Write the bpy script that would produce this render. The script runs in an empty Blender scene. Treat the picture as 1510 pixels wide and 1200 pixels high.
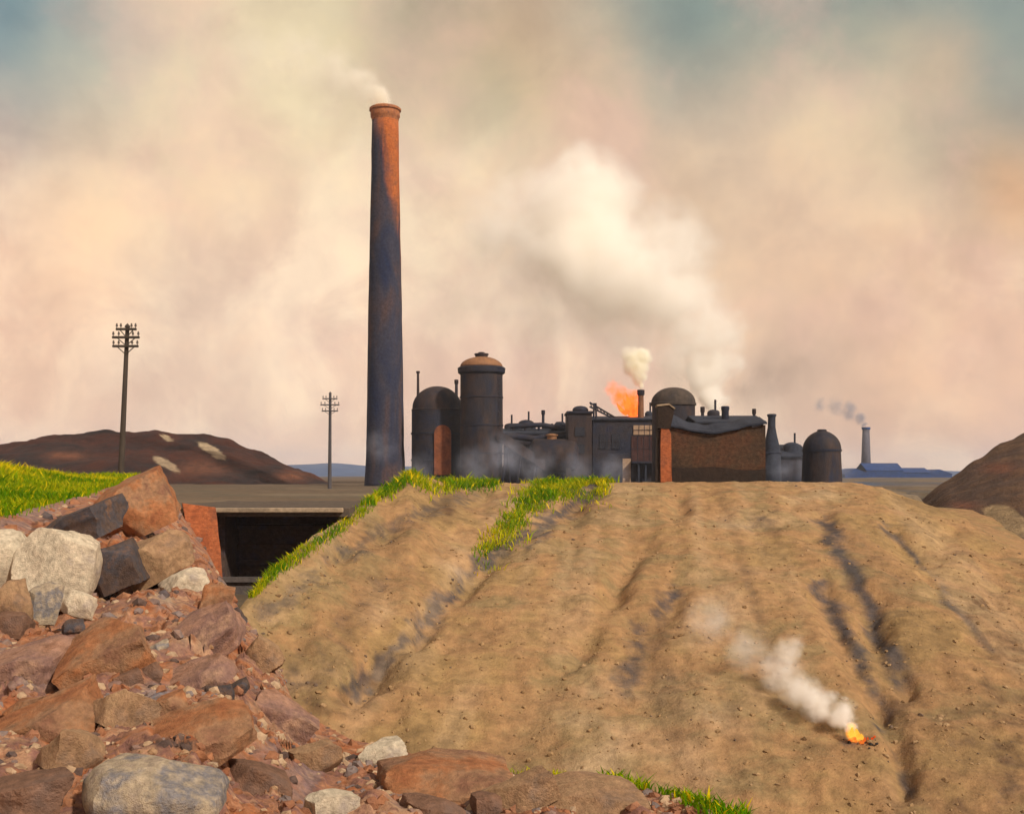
import bpy, bmesh, math, random
from mathutils import Vector, Matrix, noise as N

S = bpy.context.scene
COL = S.collection
R = math.radians
rnd = random.Random(7)

# ------------------------------------------------------------------ camera
F = 40 / 36 * 1510                      # focal length in pixels of the 1510 px wide picture
cam = bpy.data.cameras.new('camera')
cam.lens = 40; cam.sensor_width = 36
cam.shift_y = 100 / 1510                # rising front: the horizon lies below the middle
cam.clip_start = 0.1; cam.clip_end = 9000
cam_o = bpy.data.objects.new('camera', cam); COL.objects.link(cam_o)
cam_o.rotation_euler = (R(90), 0, 0)
S.camera = cam_o

# ------------------------------------------------------------------ sun, exposure
SUN_AZ, SUN_EL = 44, 38                 # from behind the viewer's right shoulder
sun = bpy.data.lights.new('sun', 'SUN')
sun.energy = 4.4; sun.angle = R(3); sun.color = (1.0, 0.90, 0.76)
sun_o = bpy.data.objects.new('sun', sun); COL.objects.link(sun_o)
sd = Vector((math.sin(R(SUN_AZ)) * math.cos(R(SUN_EL)), -math.cos(R(SUN_AZ)) * math.cos(R(SUN_EL)), math.sin(R(SUN_EL))))
sun_o.rotation_euler = sd.to_track_quat('Z', 'Y').to_euler()
sun_o.location = (30, -30, 40)
S.view_settings.view_transform = 'Standard'
S.view_settings.look = 'None'
S.view_settings.exposure = 0.0
S.view_settings.gamma = 1.0
S.cycles.volume_bounces = 16
S.cycles.volume_step_rate = 0.6
S.cycles.volume_max_steps = 160
S.cycles.max_bounces = 18
S.cycles.diffuse_bounces = 3
S.cycles.glossy_bounces = 3
S.cycles.transparent_max_bounces = 16
S.cycles.use_denoising = True

def lin(c):
    f = lambda v: v / 12.92 if v <= 0.04045 else ((v + 0.055) / 1.055) ** 2.4
    return tuple(f(v / 255) for v in c) + (1.0,)

# ------------------------------------------------------------------ node helpers
class NT:
    def __init__(s, tree):
        s.t = tree; s.n = tree.nodes; s.l = tree.links
    def node(s, kind, **kw):
        n = s.n.new(kind)
        for k, v in kw.items(): setattr(n, k, v)
        return n
    def put(s, sock, v):
        if hasattr(v, 'bl_idname') or isinstance(v, bpy.types.NodeSocket): s.l.new(v, sock)
        else: sock.default_value = v
    def math(s, op, a, b=0.0, c=0.0, clamp=False):
        n = s.node('ShaderNodeMath', operation=op, use_clamp=clamp)
        s.put(n.inputs[0], a); s.put(n.inputs[1], b); s.put(n.inputs[2], c)
        return n.outputs[0]
    def vmath(s, op, a, b=(0, 0, 0)):
        n = s.node('ShaderNodeVectorMath', operation=op)
        s.put(n.inputs[0], a)
        if op == 'SCALE': s.put(n.inputs['Scale'], b)
        else: s.put(n.inputs[1], b)
        return n.outputs['Value'] if op in ('DOT_PRODUCT', 'DISTANCE', 'LENGTH') else n.outputs['Vector']
    def mix(s, fac, a, b, mode='MIX'):
        n = s.node('ShaderNodeMix', data_type='RGBA', blend_type=mode)
        s.put(n.inputs[0], fac); s.put(n.inputs[6], a); s.put(n.inputs[7], b)
        return n.outputs[2]
    def noise(s, vec, scale, detail=4.0, rough=0.55, dist=0.0, out=0):
        n = s.node('ShaderNodeTexNoise')
        s.put(n.inputs['Vector'], vec); n.inputs['Scale'].default_value = scale
        n.inputs['Detail'].default_value = detail; n.inputs['Roughness'].default_value = rough
        n.inputs['Distortion'].default_value = dist
        return n.outputs[out]
    def rng(s, v, a, b, c=0.0, d=1.0, smooth=True):
        n = s.node('ShaderNodeMapRange', interpolation_type='SMOOTHSTEP' if smooth else 'LINEAR')
        s.put(n.inputs[0], v); s.put(n.inputs[1], a); s.put(n.inputs[2], b); s.put(n.inputs[3], c); s.put(n.inputs[4], d)
        return n.outputs[0]
    def ramp(s, v, stops):
        n = s.node('ShaderNodeValToRGB'); e = n.color_ramp.elements
        while len(e) < len(stops): e.new(0.5)
        for k, (p, c) in enumerate(stops):
            e[k].position = p; e[k].color = c if len(c) == 4 else tuple(c) + (1,)
        s.put(n.inputs[0], v)
        return n.outputs[0]

# ------------------------------------------------------------------ world: smoky, broken cloud over a daylight sky
W = bpy.data.worlds.new('World'); S.world = W; W.use_nodes = True
w = NT(W.node_tree); w.n.clear()
tc = w.node('ShaderNodeTexCoord').outputs['Generated']
dirv = w.vmath('NORMALIZE', tc)
wn = w.noise(dirv, 5.0, 5.0, 0.55, 0.0, 1)
warp = w.vmath('SCALE', w.vmath('SUBTRACT', wn, (0.5, 0.5, 0.5)), 0.085)
wd = w.vmath('NORMALIZE', w.vmath('ADD', dirv, warp))
n1 = w.noise(dirv, 9.0, 8.0, 0.6, 0.6)
n2 = w.noise(w.vmath('ADD', dirv, (3.1, 1.7, 0.4)), 3.2, 5.0, 0.5, 0.3)
sky_c = w.mix(w.rng(n1, 0.38, 0.63), lin((206, 171, 150)), lin((238, 212, 182)))
sky_c = w.mix(w.rng(n2, 0.45, 0.72, 0.0, 0.55), sky_c, lin((228, 180, 150)))
sep = w.node('ShaderNodeSeparateXYZ'); w.l.new(wd, sep.inputs[0])
high = w.rng(sep.outputs[2], 0.27, 0.46)
sky_c = w.mix(w.math('MULTIPLY', high, 0.5), sky_c, lin((150, 148, 132)))
sky_c = w.mix(w.rng(sep.outputs[2], 0.5, 0.95, 0, 0.8), sky_c, lin((150, 146, 138)))
BLOBS = [(10, 30, 120, (84, 122, 132), .95), (150, 115, 70, (138, 156, 148), .7), (480, 10, 150, (160, 150, 126), .5),
         (420, 95, 110, (233, 218, 174), .7), (690, 80, 110, (182, 162, 132), .6), (745, 140, 55, (138, 142, 118), .75), (640, 20, 90, (150, 142, 120), .6),
         (800, 50, 80, (180, 148, 114), .5), (885, 110, 80, (206, 172, 134), .6), (1040, 55, 110, (106, 132, 128), .95),
         (1290, 60, 150, (116, 132, 124), .9), (1430, 195, 100, (132, 138, 124), .85), (1460, 50, 90, (112, 134, 132), .85), (1385, 120, 50, (196, 168, 138), .6),
         (900, 190, 60, (216, 176, 146), .5), (1495, 270, 45, (214, 164, 118), .7), (1240, 215, 70, (226, 206, 166), .55),
         (150, 335, 85, (236, 188, 144), .6), (60, 560, 90, (228, 186, 152), .45), (680, 300, 110, (228, 208, 170), .5),
         (1010, 330, 90, (204, 172, 144), .6), (700, 430, 70, (218, 192, 158), .4), (1140, 440, 80, (204, 170, 146), .55), (1290, 490, 140, (220, 176, 138), .6), (1430, 560, 120, (216, 178, 148), .5),
         (1150, 530, 70, (182, 158, 140), .6), (380, 560, 150, (236, 208, 178), .5), (250, 230, 120, (222, 200, 164), .5),
         (1130, 330, 130, (220, 186, 152), .5), (1000, 300, 90, (212, 184, 148), .5)]
for bx_, by_, br, bc, bs in BLOBS:
    v = Vector((bx_ - 755, F, 700 - by_)).normalized()
    dt = w.vmath('DOT_PRODUCT', wd, tuple(v))
    sg = br / F
    g = w.math('EXPONENT', w.math('MULTIPLY', w.math('SUBTRACT', dt, 1.0), 1.0 / (sg * sg)))
    sky_c = w.mix(w.math('MULTIPLY', g, bs), sky_c, lin(bc))
n3 = w.noise(w.vmath('ADD', dirv, (7.7, 2.2, 5.1)), 15.0, 8.0, 0.6, 0.25)
n4 = w.noise(w.vmath('ADD', dirv, (1.3, 9.2, 3.3)), 8.0, 7.0, 0.58, 0.2)
sky_c = w.mix(w.rng(n4, 0.46, 0.68, 0.0, 0.32), sky_c, lin((214, 172, 156)))
sky_c = w.mix(1.0, sky_c, w.ramp(n3, [(0.34, (0.90, 0.885, 0.90)), (0.5, (0.99, 0.98, 0.985)), (0.66, (1.07, 1.05, 1.02))]), 'MULTIPLY')
nish = w.node('ShaderNodeTexSky', sky_type='NISHITA', sun_disc=False)
nish.sun_elevation = R(SUN_EL); nish.sun_rotation = math.atan2(sd.x, sd.y)
nish.dust_density = 4.0; nish.air_density = 1.2
b1 = w.node('ShaderNodeBackground'); w.l.new(nish.outputs[0], b1.inputs[0]); b1.inputs[1].default_value = 0.08
b2 = w.node('ShaderNodeBackground'); w.l.new(sky_c, b2.inputs[0]); b2.inputs[1].default_value = 1.33
ms = w.node('ShaderNodeMixShader')
w.l.new(w.rng(w.noise(dirv, 4.0, 5.0), 0.35, 0.6, 0.84, 0.97), ms.inputs[0])
w.l.new(b1.outputs[0], ms.inputs[1]); w.l.new(b2.outputs[0], ms.inputs[2])
wo = w.node('ShaderNodeOutputWorld'); w.l.new(ms.outputs[0], wo.inputs[0])

# ------------------------------------------------------------------ materials
MATS = {}
ALB = 0.66
def material(name, cols, scale=1.0, fine=8.0, bump=0.4, dist=0.05, rough=0.9, stretch=(1, 1, 1), speck=0.35, attr=None, extra=None):
    """Earth, stone, brick or iron: a broad noise picks between the colours, a fine one breaks them up and gives relief."""
    if name in MATS: return MATS[name]
    m = bpy.data.materials.new(name); m.use_nodes = True; MATS[name] = m
    t = NT(m.node_tree); t.n.clear()
    co = t.vmath('MULTIPLY', t.node('ShaderNodeTexCoord').outputs['Object'], stretch)
    a = t.noise(co, scale, 7.0, 0.62, 0.05)
    lo, hi = 0.33, 0.67
    cols = [tuple(q * ALB for q in cc[:3]) for cc in cols]
    k = len(cols)
    c = t.ramp(a, [(lo + (hi - lo) * i / max(1, k - 1), cols[i]) for i in range(k)])
    if attr:
        ac = t.node('ShaderNodeVertexColor', layer_name='wear_shade')
        sp = t.node('ShaderNodeSeparateColor'); t.l.new(ac.outputs[0], sp.inputs[0])
        for ch, col in zip(range(3), attr):
            if ch == 0:
                g_ = t.noise(co, scale * 4.5, 8, 0.78)
                jit = t.rng(t.math('ADD', sp.outputs[0], t.math('MULTIPLY', t.math('SUBTRACT', g_, 0.5), 1.7)), 0.16, 0.92, 0.0, 0.85, False)
                c = t.mix(jit, c, tuple(q * ALB for q in col) + (1,))
                continue
            jit = t.math('MULTIPLY', sp.outputs[ch], t.rng(t.noise(co, scale * 5, 4, 0.65), 0.3, 0.62, 0.6, 1.2, False))
            c = t.mix(t.math('MULTIPLY', jit, 1.0, clamp=True), c, tuple(q * ALB for q in col) + (1,))
    if extra: c = extra(t, co, c)
    b = t.noise(co, fine, 6.0, 0.68)
    v = t.rng(b, 0.28, 0.72, 1 - speck, 1 + speck, False)
    comb = t.node('ShaderNodeCombineColor')
    for i in range(3): t.l.new(v, comb.inputs[i])
    c = t.mix(1.0, c, comb.outputs[0], 'MULTIPLY')
    p = t.node('ShaderNodeBsdfPrincipled'); t.l.new(c, p.inputs['Base Color'])
    p.inputs['Roughness'].default_value = rough
    p.inputs['Specular IOR Level'].default_value = 0.25
    bn = t.node('ShaderNodeBump'); bn.inputs['Strength'].default_value = bump; bn.inputs['Distance'].default_value = dist
    t.l.new(t.math('ADD', b, t.noise(co, fine * 3.7, 4, 0.7)), bn.inputs['Height']); t.l.new(bn.outputs[0], p.inputs['Normal'])
    o = t.node('ShaderNodeOutputMaterial'); t.l.new(p.outputs[0], o.inputs[0])
    return m

def bricks(scale, dark, amount):
    def ex(t, co, c):
        bt = t.node('ShaderNodeTexBrick')
        sx = t.node('ShaderNodeSeparateXYZ'); t.l.new(co, sx.inputs[0])
        cx = t.node('ShaderNodeCombineXYZ'); t.l.new(t.math('ADD', sx.outputs[0], sx.outputs[1]), cx.inputs[0]); t.l.new(sx.outputs[2], cx.inputs[1])
        t.l.new(cx.outputs[0], bt.inputs['Vector']); bt.inputs['Scale'].default_value = scale
        bt.inputs['Color1'].default_value = (1, 1, 1, 1); bt.inputs['Color2'].default_value = (.62, .58, .55, 1); bt.inputs['Mortar'].default_value = dark + (1,)
        bt.inputs['Mortar Size'].default_value = 0.015
        return t.mix(amount, c, bt.outputs[0], 'MULTIPLY')
    return ex

def soot_shade_chimney(t, co, c):
    """Clean orange brick near the top, ever more soot and a slate-blue bloom further down, with ragged tongues; the left side is darkened as shade."""
    sx = t.node('ShaderNodeSeparateXYZ'); t.l.new(co, sx.inputs[0])
    nz = t.noise(t.vmath('MULTIPLY', co, (1.0, 1.0, 0.16)), 0.55, 5, 0.6, 0.5)
    side = t.math('MULTIPLY', sx.outputs[0], 5.0)  # painted shade: darkens the left side, leaves the lit right side orange
    h = t.math('ADD', t.math('ADD', sx.outputs[2], side), t.math('MULTIPLY', t.math('SUBTRACT', nz, 0.5), 22.0))
    f = t.rng(h, 40.0, 49.0)
    so = t.ramp(t.noise(t.vmath('MULTIPLY', co, (1, 1, 0.3)), 0.32, 4, 0.55, 0.6), [(0.36, (0.012, 0.020, 0.058)), (0.5, (0.034, 0.036, 0.062)), (0.62, (0.075, 0.046, 0.048)), (0.75, (0.030, 0.042, 0.090))])
    return bricks(2.2, (.5, .45, .42), .6)(t, co, t.mix(f, so, c))

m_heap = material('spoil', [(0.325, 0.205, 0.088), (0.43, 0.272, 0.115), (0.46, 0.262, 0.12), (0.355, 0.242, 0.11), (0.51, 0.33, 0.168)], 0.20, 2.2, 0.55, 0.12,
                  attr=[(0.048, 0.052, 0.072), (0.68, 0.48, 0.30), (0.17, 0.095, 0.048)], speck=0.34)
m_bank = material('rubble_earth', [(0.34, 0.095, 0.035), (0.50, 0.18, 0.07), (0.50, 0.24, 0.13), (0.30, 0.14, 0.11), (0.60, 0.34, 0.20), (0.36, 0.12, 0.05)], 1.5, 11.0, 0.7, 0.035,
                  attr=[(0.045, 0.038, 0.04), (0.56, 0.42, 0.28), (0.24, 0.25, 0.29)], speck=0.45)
m_hill = material('dark_shale', [(0.014, 0.008, 0.009), (0.085, 0.022, 0.010), (0.022, 0.014, 0.016), (0.13, 0.034, 0.014)], 0.045, 0.7, 0.8, 0.5,
                  attr=[(0.035, 0.032, 0.04), (0.55, 0.42, 0.27), (0.24, 0.09, 0.045)], speck=0.4)
m_hill2 = material('brown_shale', [(0.07, 0.038, 0.025), (0.17, 0.092, 0.050), (0.10, 0.058, 0.042), (0.22, 0.118, 0.060)], 0.10, 1.4, 0.8, 0.3,
                   attr=[(0.075, 0.050, 0.05), (0.40, 0.28, 0.15), (0.26, 0.09, 0.045)], speck=0.4)
m_ground = material('plain_ground', [(0.13, 0.092, 0.058), (0.18, 0.125, 0.078), (0.14, 0.112, 0.075), (0.22, 0.15, 0.09)], 0.07, 1.2, 0.7, 0.15,
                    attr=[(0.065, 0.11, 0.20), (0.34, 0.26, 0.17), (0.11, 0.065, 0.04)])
m_far = material('far_hill', [(0.03, 0.085, 0.24), (0.05, 0.11, 0.26), (0.08, 0.12, 0.22)], 0.012, 0.05, 0.3, 1.0)  # blue of the distance haze put into the base colour
m_chim = material('chimney_brick', [(0.46, 0.12, 0.03), (0.60, 0.17, 0.04), (0.40, 0.14, 0.06)], 0.5, 3.0, 0.5, 0.05, extra=soot_shade_chimney)
m_cap = material('cap_brick', [(0.36, 0.13, 0.06), (0.52, 0.20, 0.08), (0.30, 0.12, 0.07)], 1.2, 4.0, 0.4, 0.04)
m_iron = material('sooty_iron', [(0.008, 0.013, 0.036), (0.020, 0.024, 0.048), (0.036, 0.028, 0.035), (0.016, 0.022, 0.058)], 0.30, 1.8, 0.5, 0.08, rough=0.7)
m_rust = material('rusted_plate', [(0.010, 0.016, 0.042), (0.028, 0.024, 0.034), (0.056, 0.034, 0.030), (0.014, 0.021, 0.050)], 0.35, 1.8, 0.5, 0.08, stretch=(1, 1, .4), rough=0.75)
m_dome = material('dome_rust', [(0.20, 0.095, 0.050), (0.34, 0.165, 0.075), (0.25, 0.12, 0.065)], 0.5, 2.5, 0.4, 0.06, rough=0.7)
m_door = material('red_rust', [(0.16, 0.055, 0.03), (0.30, 0.095, 0.04), (0.20, 0.07, 0.035)], 0.5, 2.5, 0.4, 0.06)
m_oxide = material('oxide_red_dark', [(0.045, 0.022, 0.024), (0.085, 0.034, 0.030)], 0.6, 2.5, 0.4, 0.06)
m_pale = material('pale_render', [(0.38, 0.25, 0.17), (0.48, 0.33, 0.22)], 0.7, 3.0, 0.3, 0.03)
m_slate = material('blue_slate', [(0.018, 0.024, 0.045), (0.038, 0.046, 0.072), (0.026, 0.028, 0.042)], 0.5, 3.0, 0.6, 0.05)
m_farwall = material('far_works', [(0.008, 0.045, 0.20), (0.018, 0.060, 0.22), (0.04, 0.07, 0.19)], 0.08, 0.5, 0.4, 0.2)  # base colour blued to paint in haze over the far works
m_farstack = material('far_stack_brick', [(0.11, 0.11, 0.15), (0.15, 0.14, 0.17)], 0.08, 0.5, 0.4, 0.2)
m_ruin = material('old_brick', [(0.045, 0.030, 0.022), (0.10, 0.058, 0.034), (0.13, 0.058, 0.030), (0.06, 0.042, 0.032)], 0.55, 5.0, 0.8, 0.04, extra=bricks(3.6, (.45, .40, .35), .75), speck=0.45)
m_ruin_dk = material('sooted_brick', [(0.022, 0.015, 0.014), (0.046, 0.028, 0.020), (0.032, 0.022, 0.018)], 0.7, 5.0, 0.7, 0.04, extra=bricks(3.6, (.5, .45, .4), .6))
m_red = material('red_brick', [(0.44, 0.115, 0.045), (0.56, 0.165, 0.060), (0.36, 0.12, 0.06)], 0.8, 6.0, 0.6, 0.03, extra=bricks(3.6, (.55, .5, .45), .7))
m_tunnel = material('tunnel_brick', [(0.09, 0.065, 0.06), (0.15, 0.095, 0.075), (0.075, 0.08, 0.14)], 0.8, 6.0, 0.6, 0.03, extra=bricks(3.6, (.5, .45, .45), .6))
m_coping = material('coping_stone', [(0.36, 0.27, 0.18), (0.46, 0.35, 0.24), (0.30, 0.23, 0.16)], 0.9, 6.0, 0.6, 0.03)
m_pole = material('tarred_wood', [(0.045, 0.034, 0.026), (0.080, 0.060, 0.045), (0.060, 0.050, 0.044)], 2.0, 12.0, 0.5, 0.01, stretch=(1, 1, .1))
m_polefar = material('weathered_wood', [(0.075, 0.07, 0.08), (0.11, 0.10, 0.11)], 2.0, 12.0, 0.5, 0.01, stretch=(1, 1, .1))
m_insul = material('glazed_ceramic', [(0.10, 0.075, 0.06), (0.16, 0.12, 0.095)], 3.0, 9.0, 0.05, 0.005, rough=0.3)
ROCK = {
 'pale': material('pale_stone', [(0.55, 0.45, 0.33), (0.84, 0.72, 0.54), (0.74, 0.61, 0.45), (0.50, 0.42, 0.36)], 2.2, 14.0, 0.8, 0.03, speck=0.4),
 'blue': material('bluish_stone', [(0.36, 0.28, 0.23), (0.58, 0.46, 0.32), (0.25, 0.235, 0.25), (0.68, 0.54, 0.37)], 3.0, 16.0, 0.8, 0.03, speck=0.4),
 'tan': material('tan_stone', [(0.36, 0.20, 0.105), (0.48, 0.30, 0.165), (0.42, 0.25, 0.14), (0.30, 0.20, 0.14)], 2.2, 13.0, 0.8, 0.03, speck=0.4),
 'red': material('red_stone', [(0.34, 0.12, 0.05), (0.46, 0.19, 0.08), (0.40, 0.22, 0.12), (0.28, 0.13, 0.08)], 1.8, 12.0, 0.8, 0.03, speck=0.42),
 'dark': material('dark_stone', [(0.070, 0.048, 0.045), (0.14, 0.090, 0.070), (0.085, 0.080, 0.095), (0.24, 0.13, 0.08)], 2.4, 13.0, 0.8, 0.03, speck=0.4),
 'pink': material('pink_stone', [(0.36, 0.17, 0.10), (0.50, 0.28, 0.19), (0.30, 0.17, 0.14), (0.56, 0.34, 0.22)], 1.6, 12.0, 0.8, 0.03, speck=0.42),
 'brown': material('brown_stone', [(0.18, 0.095, 0.060), (0.28, 0.15, 0.095), (0.22, 0.14, 0.11)], 2.2, 13.0, 0.8, 0.03, speck=0.4),
}

# ------------------------------------------------------------------ object helpers
def P(px, py, d):
    """Point at distance d in front of the eye that the picture shows at (px, py)."""
    return Vector(((px - 755) / F * d, d, -(py - 700) / F * d))
def proj(v): return 755 + v.x / v.y * F, 700 - v.z / v.y * F

def link(name, bm, mat, parent=None, smooth=False, sharp=None, loc=None):
    me = bpy.data.meshes.new(name)
    bmesh.ops.recalc_face_normals(bm, faces=bm.faces)
    if sharp is not None:
        for e in bm.edges:
            if len(e.link_faces) == 2 and e.calc_face_angle(0) > R(sharp): e.smooth = False
    for f in bm.faces: f.smooth = smooth or sharp is not None
    bm.to_mesh(me); bm.free()
    if mat: me.materials.append(mat)
    o = bpy.data.objects.new(name, me); COL.objects.link(o)
    if parent: o.parent = parent
    if loc is not None: o.location = loc
    return o
def tag(o, label=None, cat=None, group=None, kind=None):
    if label: o['label'] = label
    if cat: o['category'] = cat
    if group: o['group'] = group
    if kind: o['kind'] = kind
    return o
def thing(name, label, cat, loc, rz=0, group=None):
    o = bpy.data.objects.new(name, None); COL.objects.link(o)
    o.location = loc; o.rotation_euler = (0, 0, rz); o.empty_display_size = 0.3
    return tag(o, label, cat, group)
def copy_tree(o, parent=None):
    c = o.copy(); COL.objects.link(c); c.parent = parent
    for ch in list(o.children): copy_tree(ch, c)
    return c

def box(bm, x0, x1, y0, y1, z0, z1, bev=0.0):
    g = bmesh.ops.create_cube(bm, size=1.0)['verts']
    for v in g:
        v.co = Vector((x0 + (v.co.x + .5) * (x1 - x0), y0 + (v.co.y + .5) * (y1 - y0), z0 + (v.co.z + .5) * (z1 - z0)))
    if bev:
        es = list({e for v in g for e in v.link_edges})
        bmesh.ops.bevel(bm, geom=es, offset=bev, segments=1, affect='EDGES')
    return g
def lathe(bm, prof, n=40, c=(0, 0)):
    rings = []
    for r, z in prof:
        rings.append([bm.verts.new((c[0] + r * math.cos(2 * math.pi * k / n), c[1] + r * math.sin(2 * math.pi * k / n), z)) for k in range(n)])
    for a, b in zip(rings, rings[1:]):
        for k in range(n): bm.faces.new((a[k], a[(k + 1) % n], b[(k + 1) % n], b[k]))
    bm.faces.new(rings[0][::-1]); bm.faces.new(rings[-1])
def tube(bm, a, b, r0, r1=None, n=10):
    a, b = Vector(a), Vector(b); r1 = r0 if r1 is None else r1
    q = (b - a).to_track_quat('Z', 'Y')
    A = [bm.verts.new(a + q @ Vector((r0 * math.cos(2 * math.pi * k / n), r0 * math.sin(2 * math.pi * k / n), 0))) for k in range(n)]
    B = [bm.verts.new(b + q @ Vector((r1 * math.cos(2 * math.pi * k / n), r1 * math.sin(2 * math.pi * k / n), 0))) for k in range(n)]
    for k in range(n): bm.faces.new((A[k], A[(k + 1) % n], B[(k + 1) % n], B[k]))
    bm.faces.new(A[::-1]); bm.faces.new(B)
def prism(bm, poly, y0, y1):
    """Outline in x-z pushed from y0 to y1."""
    a = [bm.verts.new((x, y0, z)) for x, z in poly]; b = [bm.verts.new((x, y1, z)) for x, z in poly]
    n = len(poly)
    bm.faces.new(a); bm.faces.new(b[::-1])
    for k in range(n): bm.faces.new((a[k], b[k], b[(k + 1) % n], a[(k + 1) % n]))
def roughen(bm, amp, scale, seed=0.0):
    for v in bm.verts: v.co += N.noise_vector(v.co * scale + Vector((seed, seed * .7, 0))) * amp
B = bmesh.new

def interp(tab, x):
    if x <= tab[0][0]: return tab[0][1:]
    for a, b in zip(tab, tab[1:]):
        if x <= b[0]:
            t = (x - a[0]) / (b[0] - a[0]); t = t * t * (3 - 2 * t) * .35 + t * .65
            return tuple(p + (q - p) * t for p, q in zip(a[1:], b[1:]))
    return tab[-1][1:]
def sstep(a, b, x):
    t = min(1, max(0, (x - a) / (b - a))); return t * t * (3 - 2 * t)
def seg_dist(px, py, poly):
    best = 1e9
    for (x0, y0), (x1, y1) in zip(poly, poly[1:]):
        dx, dy = x1 - x0, y1 - y0
        t = min(1, max(0, ((px - x0) * dx + (py - y0) * dy) / (dx * dx + dy * dy)))
        best = min(best, math.hypot(px - x0 - t * dx, py - y0 - t * dy))
    return best
def fbm(p, o=4): return N.fractal(p, 1.0, 2.0, o)

# ------------------------------------------------------------------ the ground sheet
ZP = -1.4                                   # level of the plain the works stand on
TX0, TX1, TY0, TY1 = -12.4, -6.7, 45.4, 57.5  # the hollow under the bridge
def ground_z(x, y):
    edge = 45.6 if x < -6.6 else min(66, 45.6 + (x + 6.6) * 5.5) + 26 * sstep(24.5, 33, x)
    lo = -8.5 + 3.7 * sstep(33, 43, y) * (1 - sstep(-4, 4, x))
    if TX0 < x < TX1 and y < TY1: return -4.8 if y > 43 else lo
    k = sstep(edge - 0.15, edge + 0.15, y) if x < -6.4 else sstep(edge - 1.5, edge + 3.5, y)
    z = lo + (ZP - lo) * k
    far = sstep(60, 90, y)
    return z + (fbm(Vector((x * .03, y * .03, 0))) * (0.25 + .5 * sstep(10, 40, x)) * far + fbm(Vector((x * .25, y * .25, 4))) * 0.06) * k * sstep(50, 64, y)
def axis(marks):
    out = []
    for (a, b, s) in marks:
        n = max(1, round((b - a) / s)); out += [a + (b - a) * i / n for i in range(n)]
    return out + [marks[-1][1]]
xs = axis([(-3200, -400, 400), (-400, -80, 20), (-80, -14, 2), (-14, -12.45, .5), (-12.45, -12.35, .1), (-12.35, -6.75, .8), (-6.75, -6.65, .1), (-6.65, 50, 1.5), (50, 120, 4), (120, 400, 20), (400, 3200, 400)])
ys = axis([(-60, 20, 8), (20, 45.2, 1.4), (45.2, 46.0, .2), (46, 57.4, 1.2), (57.4, 57.6, .1), (57.6, 170, 2.2), (170, 400, 12), (400, 3200, 200)])
bm = B(); lay = bm.loops.layers.color.new('wear_shade')
gv = [[bm.verts.new((x, y, ground_z(x, y))) for x in xs] for y in ys]
for j in range(len(ys) - 1):
    for i in range(len(xs) - 1):
        f = bm.faces.new((gv[j][i], gv[j][i + 1], gv[j + 1][i + 1], gv[j + 1][i]))
        for l in f.loops:
            c = l.vert.co
            bl = max(sstep(6, 30, c.x), sstep(250, 500, c.y)) * min(1, max(.15, .55 + .9 * fbm(Vector((c.x * .045, c.y * .02, 2)))))  # bluish slag on the right; haze blue painted in with distance
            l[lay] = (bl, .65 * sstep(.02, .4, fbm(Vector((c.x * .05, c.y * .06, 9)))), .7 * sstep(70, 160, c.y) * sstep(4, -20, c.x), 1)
tag(link('ground', bm, m_ground, smooth=True), 'flat greyish plain running from behind the spoil heap to the horizon', kind='structure')

# ------------------------------------------------------------------ ridges: spoil heap, hills
class Ridge:
    """A heap given by its crest line (column, row, distance), its toe in front and its foot behind."""
    def __init__(s, crest, toe, back, p=1.25, disp=None):
        s.crest, s.toe, s.back, s.p, s.disp = crest, toe, back, p, disp
    def point(s, px, t):
        py, dc = interp(s.crest, px); zc = -(py - 700) / F * dc
        if t >= 0:
            dt, zt = interp(s.toe, px)
            d = dc + (dt - dc) * t; z = zc + (zt - zc) * t ** s.p
            v = Vector(((px - 755) / F * d, d, z))
        else:
            dt, zt = interp(s.back, px)
            d = dc + (dt - dc) * -t; z = zc + (zt - zc) * (-t) ** 1.3
            v = Vector(((px - 755) / F * dc + (px - 755) / F * (d - dc) * .4, d, z))
        if s.disp: v = s.disp(v, px, t)
        return v
    def build(s, name, mat, px0, px1, nx, nt, nb, wear_shade=None):
        bm = B(); lay = bm.loops.layers.color.new('wear_shade')
        ts = [-(1 - k / nb) for k in range(nb)] + [(k / nt) ** 1.15 for k in range(nt + 1)]
        rows = [[bm.verts.new(s.point(px0 + (px1 - px0) * i / nx, t)) for i in range(nx + 1)] for t in ts]
        col = {}
        if wear_shade:
            for r, t in zip(rows, ts):
                for v in r: col[v] = wear_shade(v.co, t)
        for a, b in zip(rows, rows[1:]):
            for i in range(nx):
                f = bm.faces.new((a[i], a[i + 1], b[i + 1], b[i]))
                if wear_shade:
                    for l in f.loops: l[lay] = col[l.vert] + (1,)
        return link(name, bm, mat, smooth=True)

# gullies washed into the heap: line, width, depth in metres, stain
GULLY = [([(880, 722), (840, 745), (795, 778), (725, 815), (660, 880), (610, 930), (565, 970), (520, 1020)], 13, .50, .8),
         ([(700, 728), (640, 748), (580, 775), (520, 812), (450, 862), (395, 905)], 13, .40, .62),
         ([(1215, 770), (1240, 815), (1270, 870), (1300, 940), (1330, 1010)], 15, .50, .75),
         ([(1212, 865), (1238, 915), (1270, 985), (1305, 1060), (1340, 1160)], 14, .45, .72),
         ([(1310, 775), (1355, 825), (1400, 880), (1460, 955)], 9, .35, .7),
         ([(1005, 745), (960, 770), (930, 830), (880, 910), (840, 980)], 15, .35, .28),
         ([(985, 880), (950, 930), (940, 975), (925, 1015)], 20, .25, .72),
         ([(1110, 772), (1160, 768)], 14, .2, .55),
         ([(1400, 800), (1460, 850), (1540, 930)], 16, .4, .35),
         ([(560, 850), (620, 828), (660, 790)], 14, .2, .35)]
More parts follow.
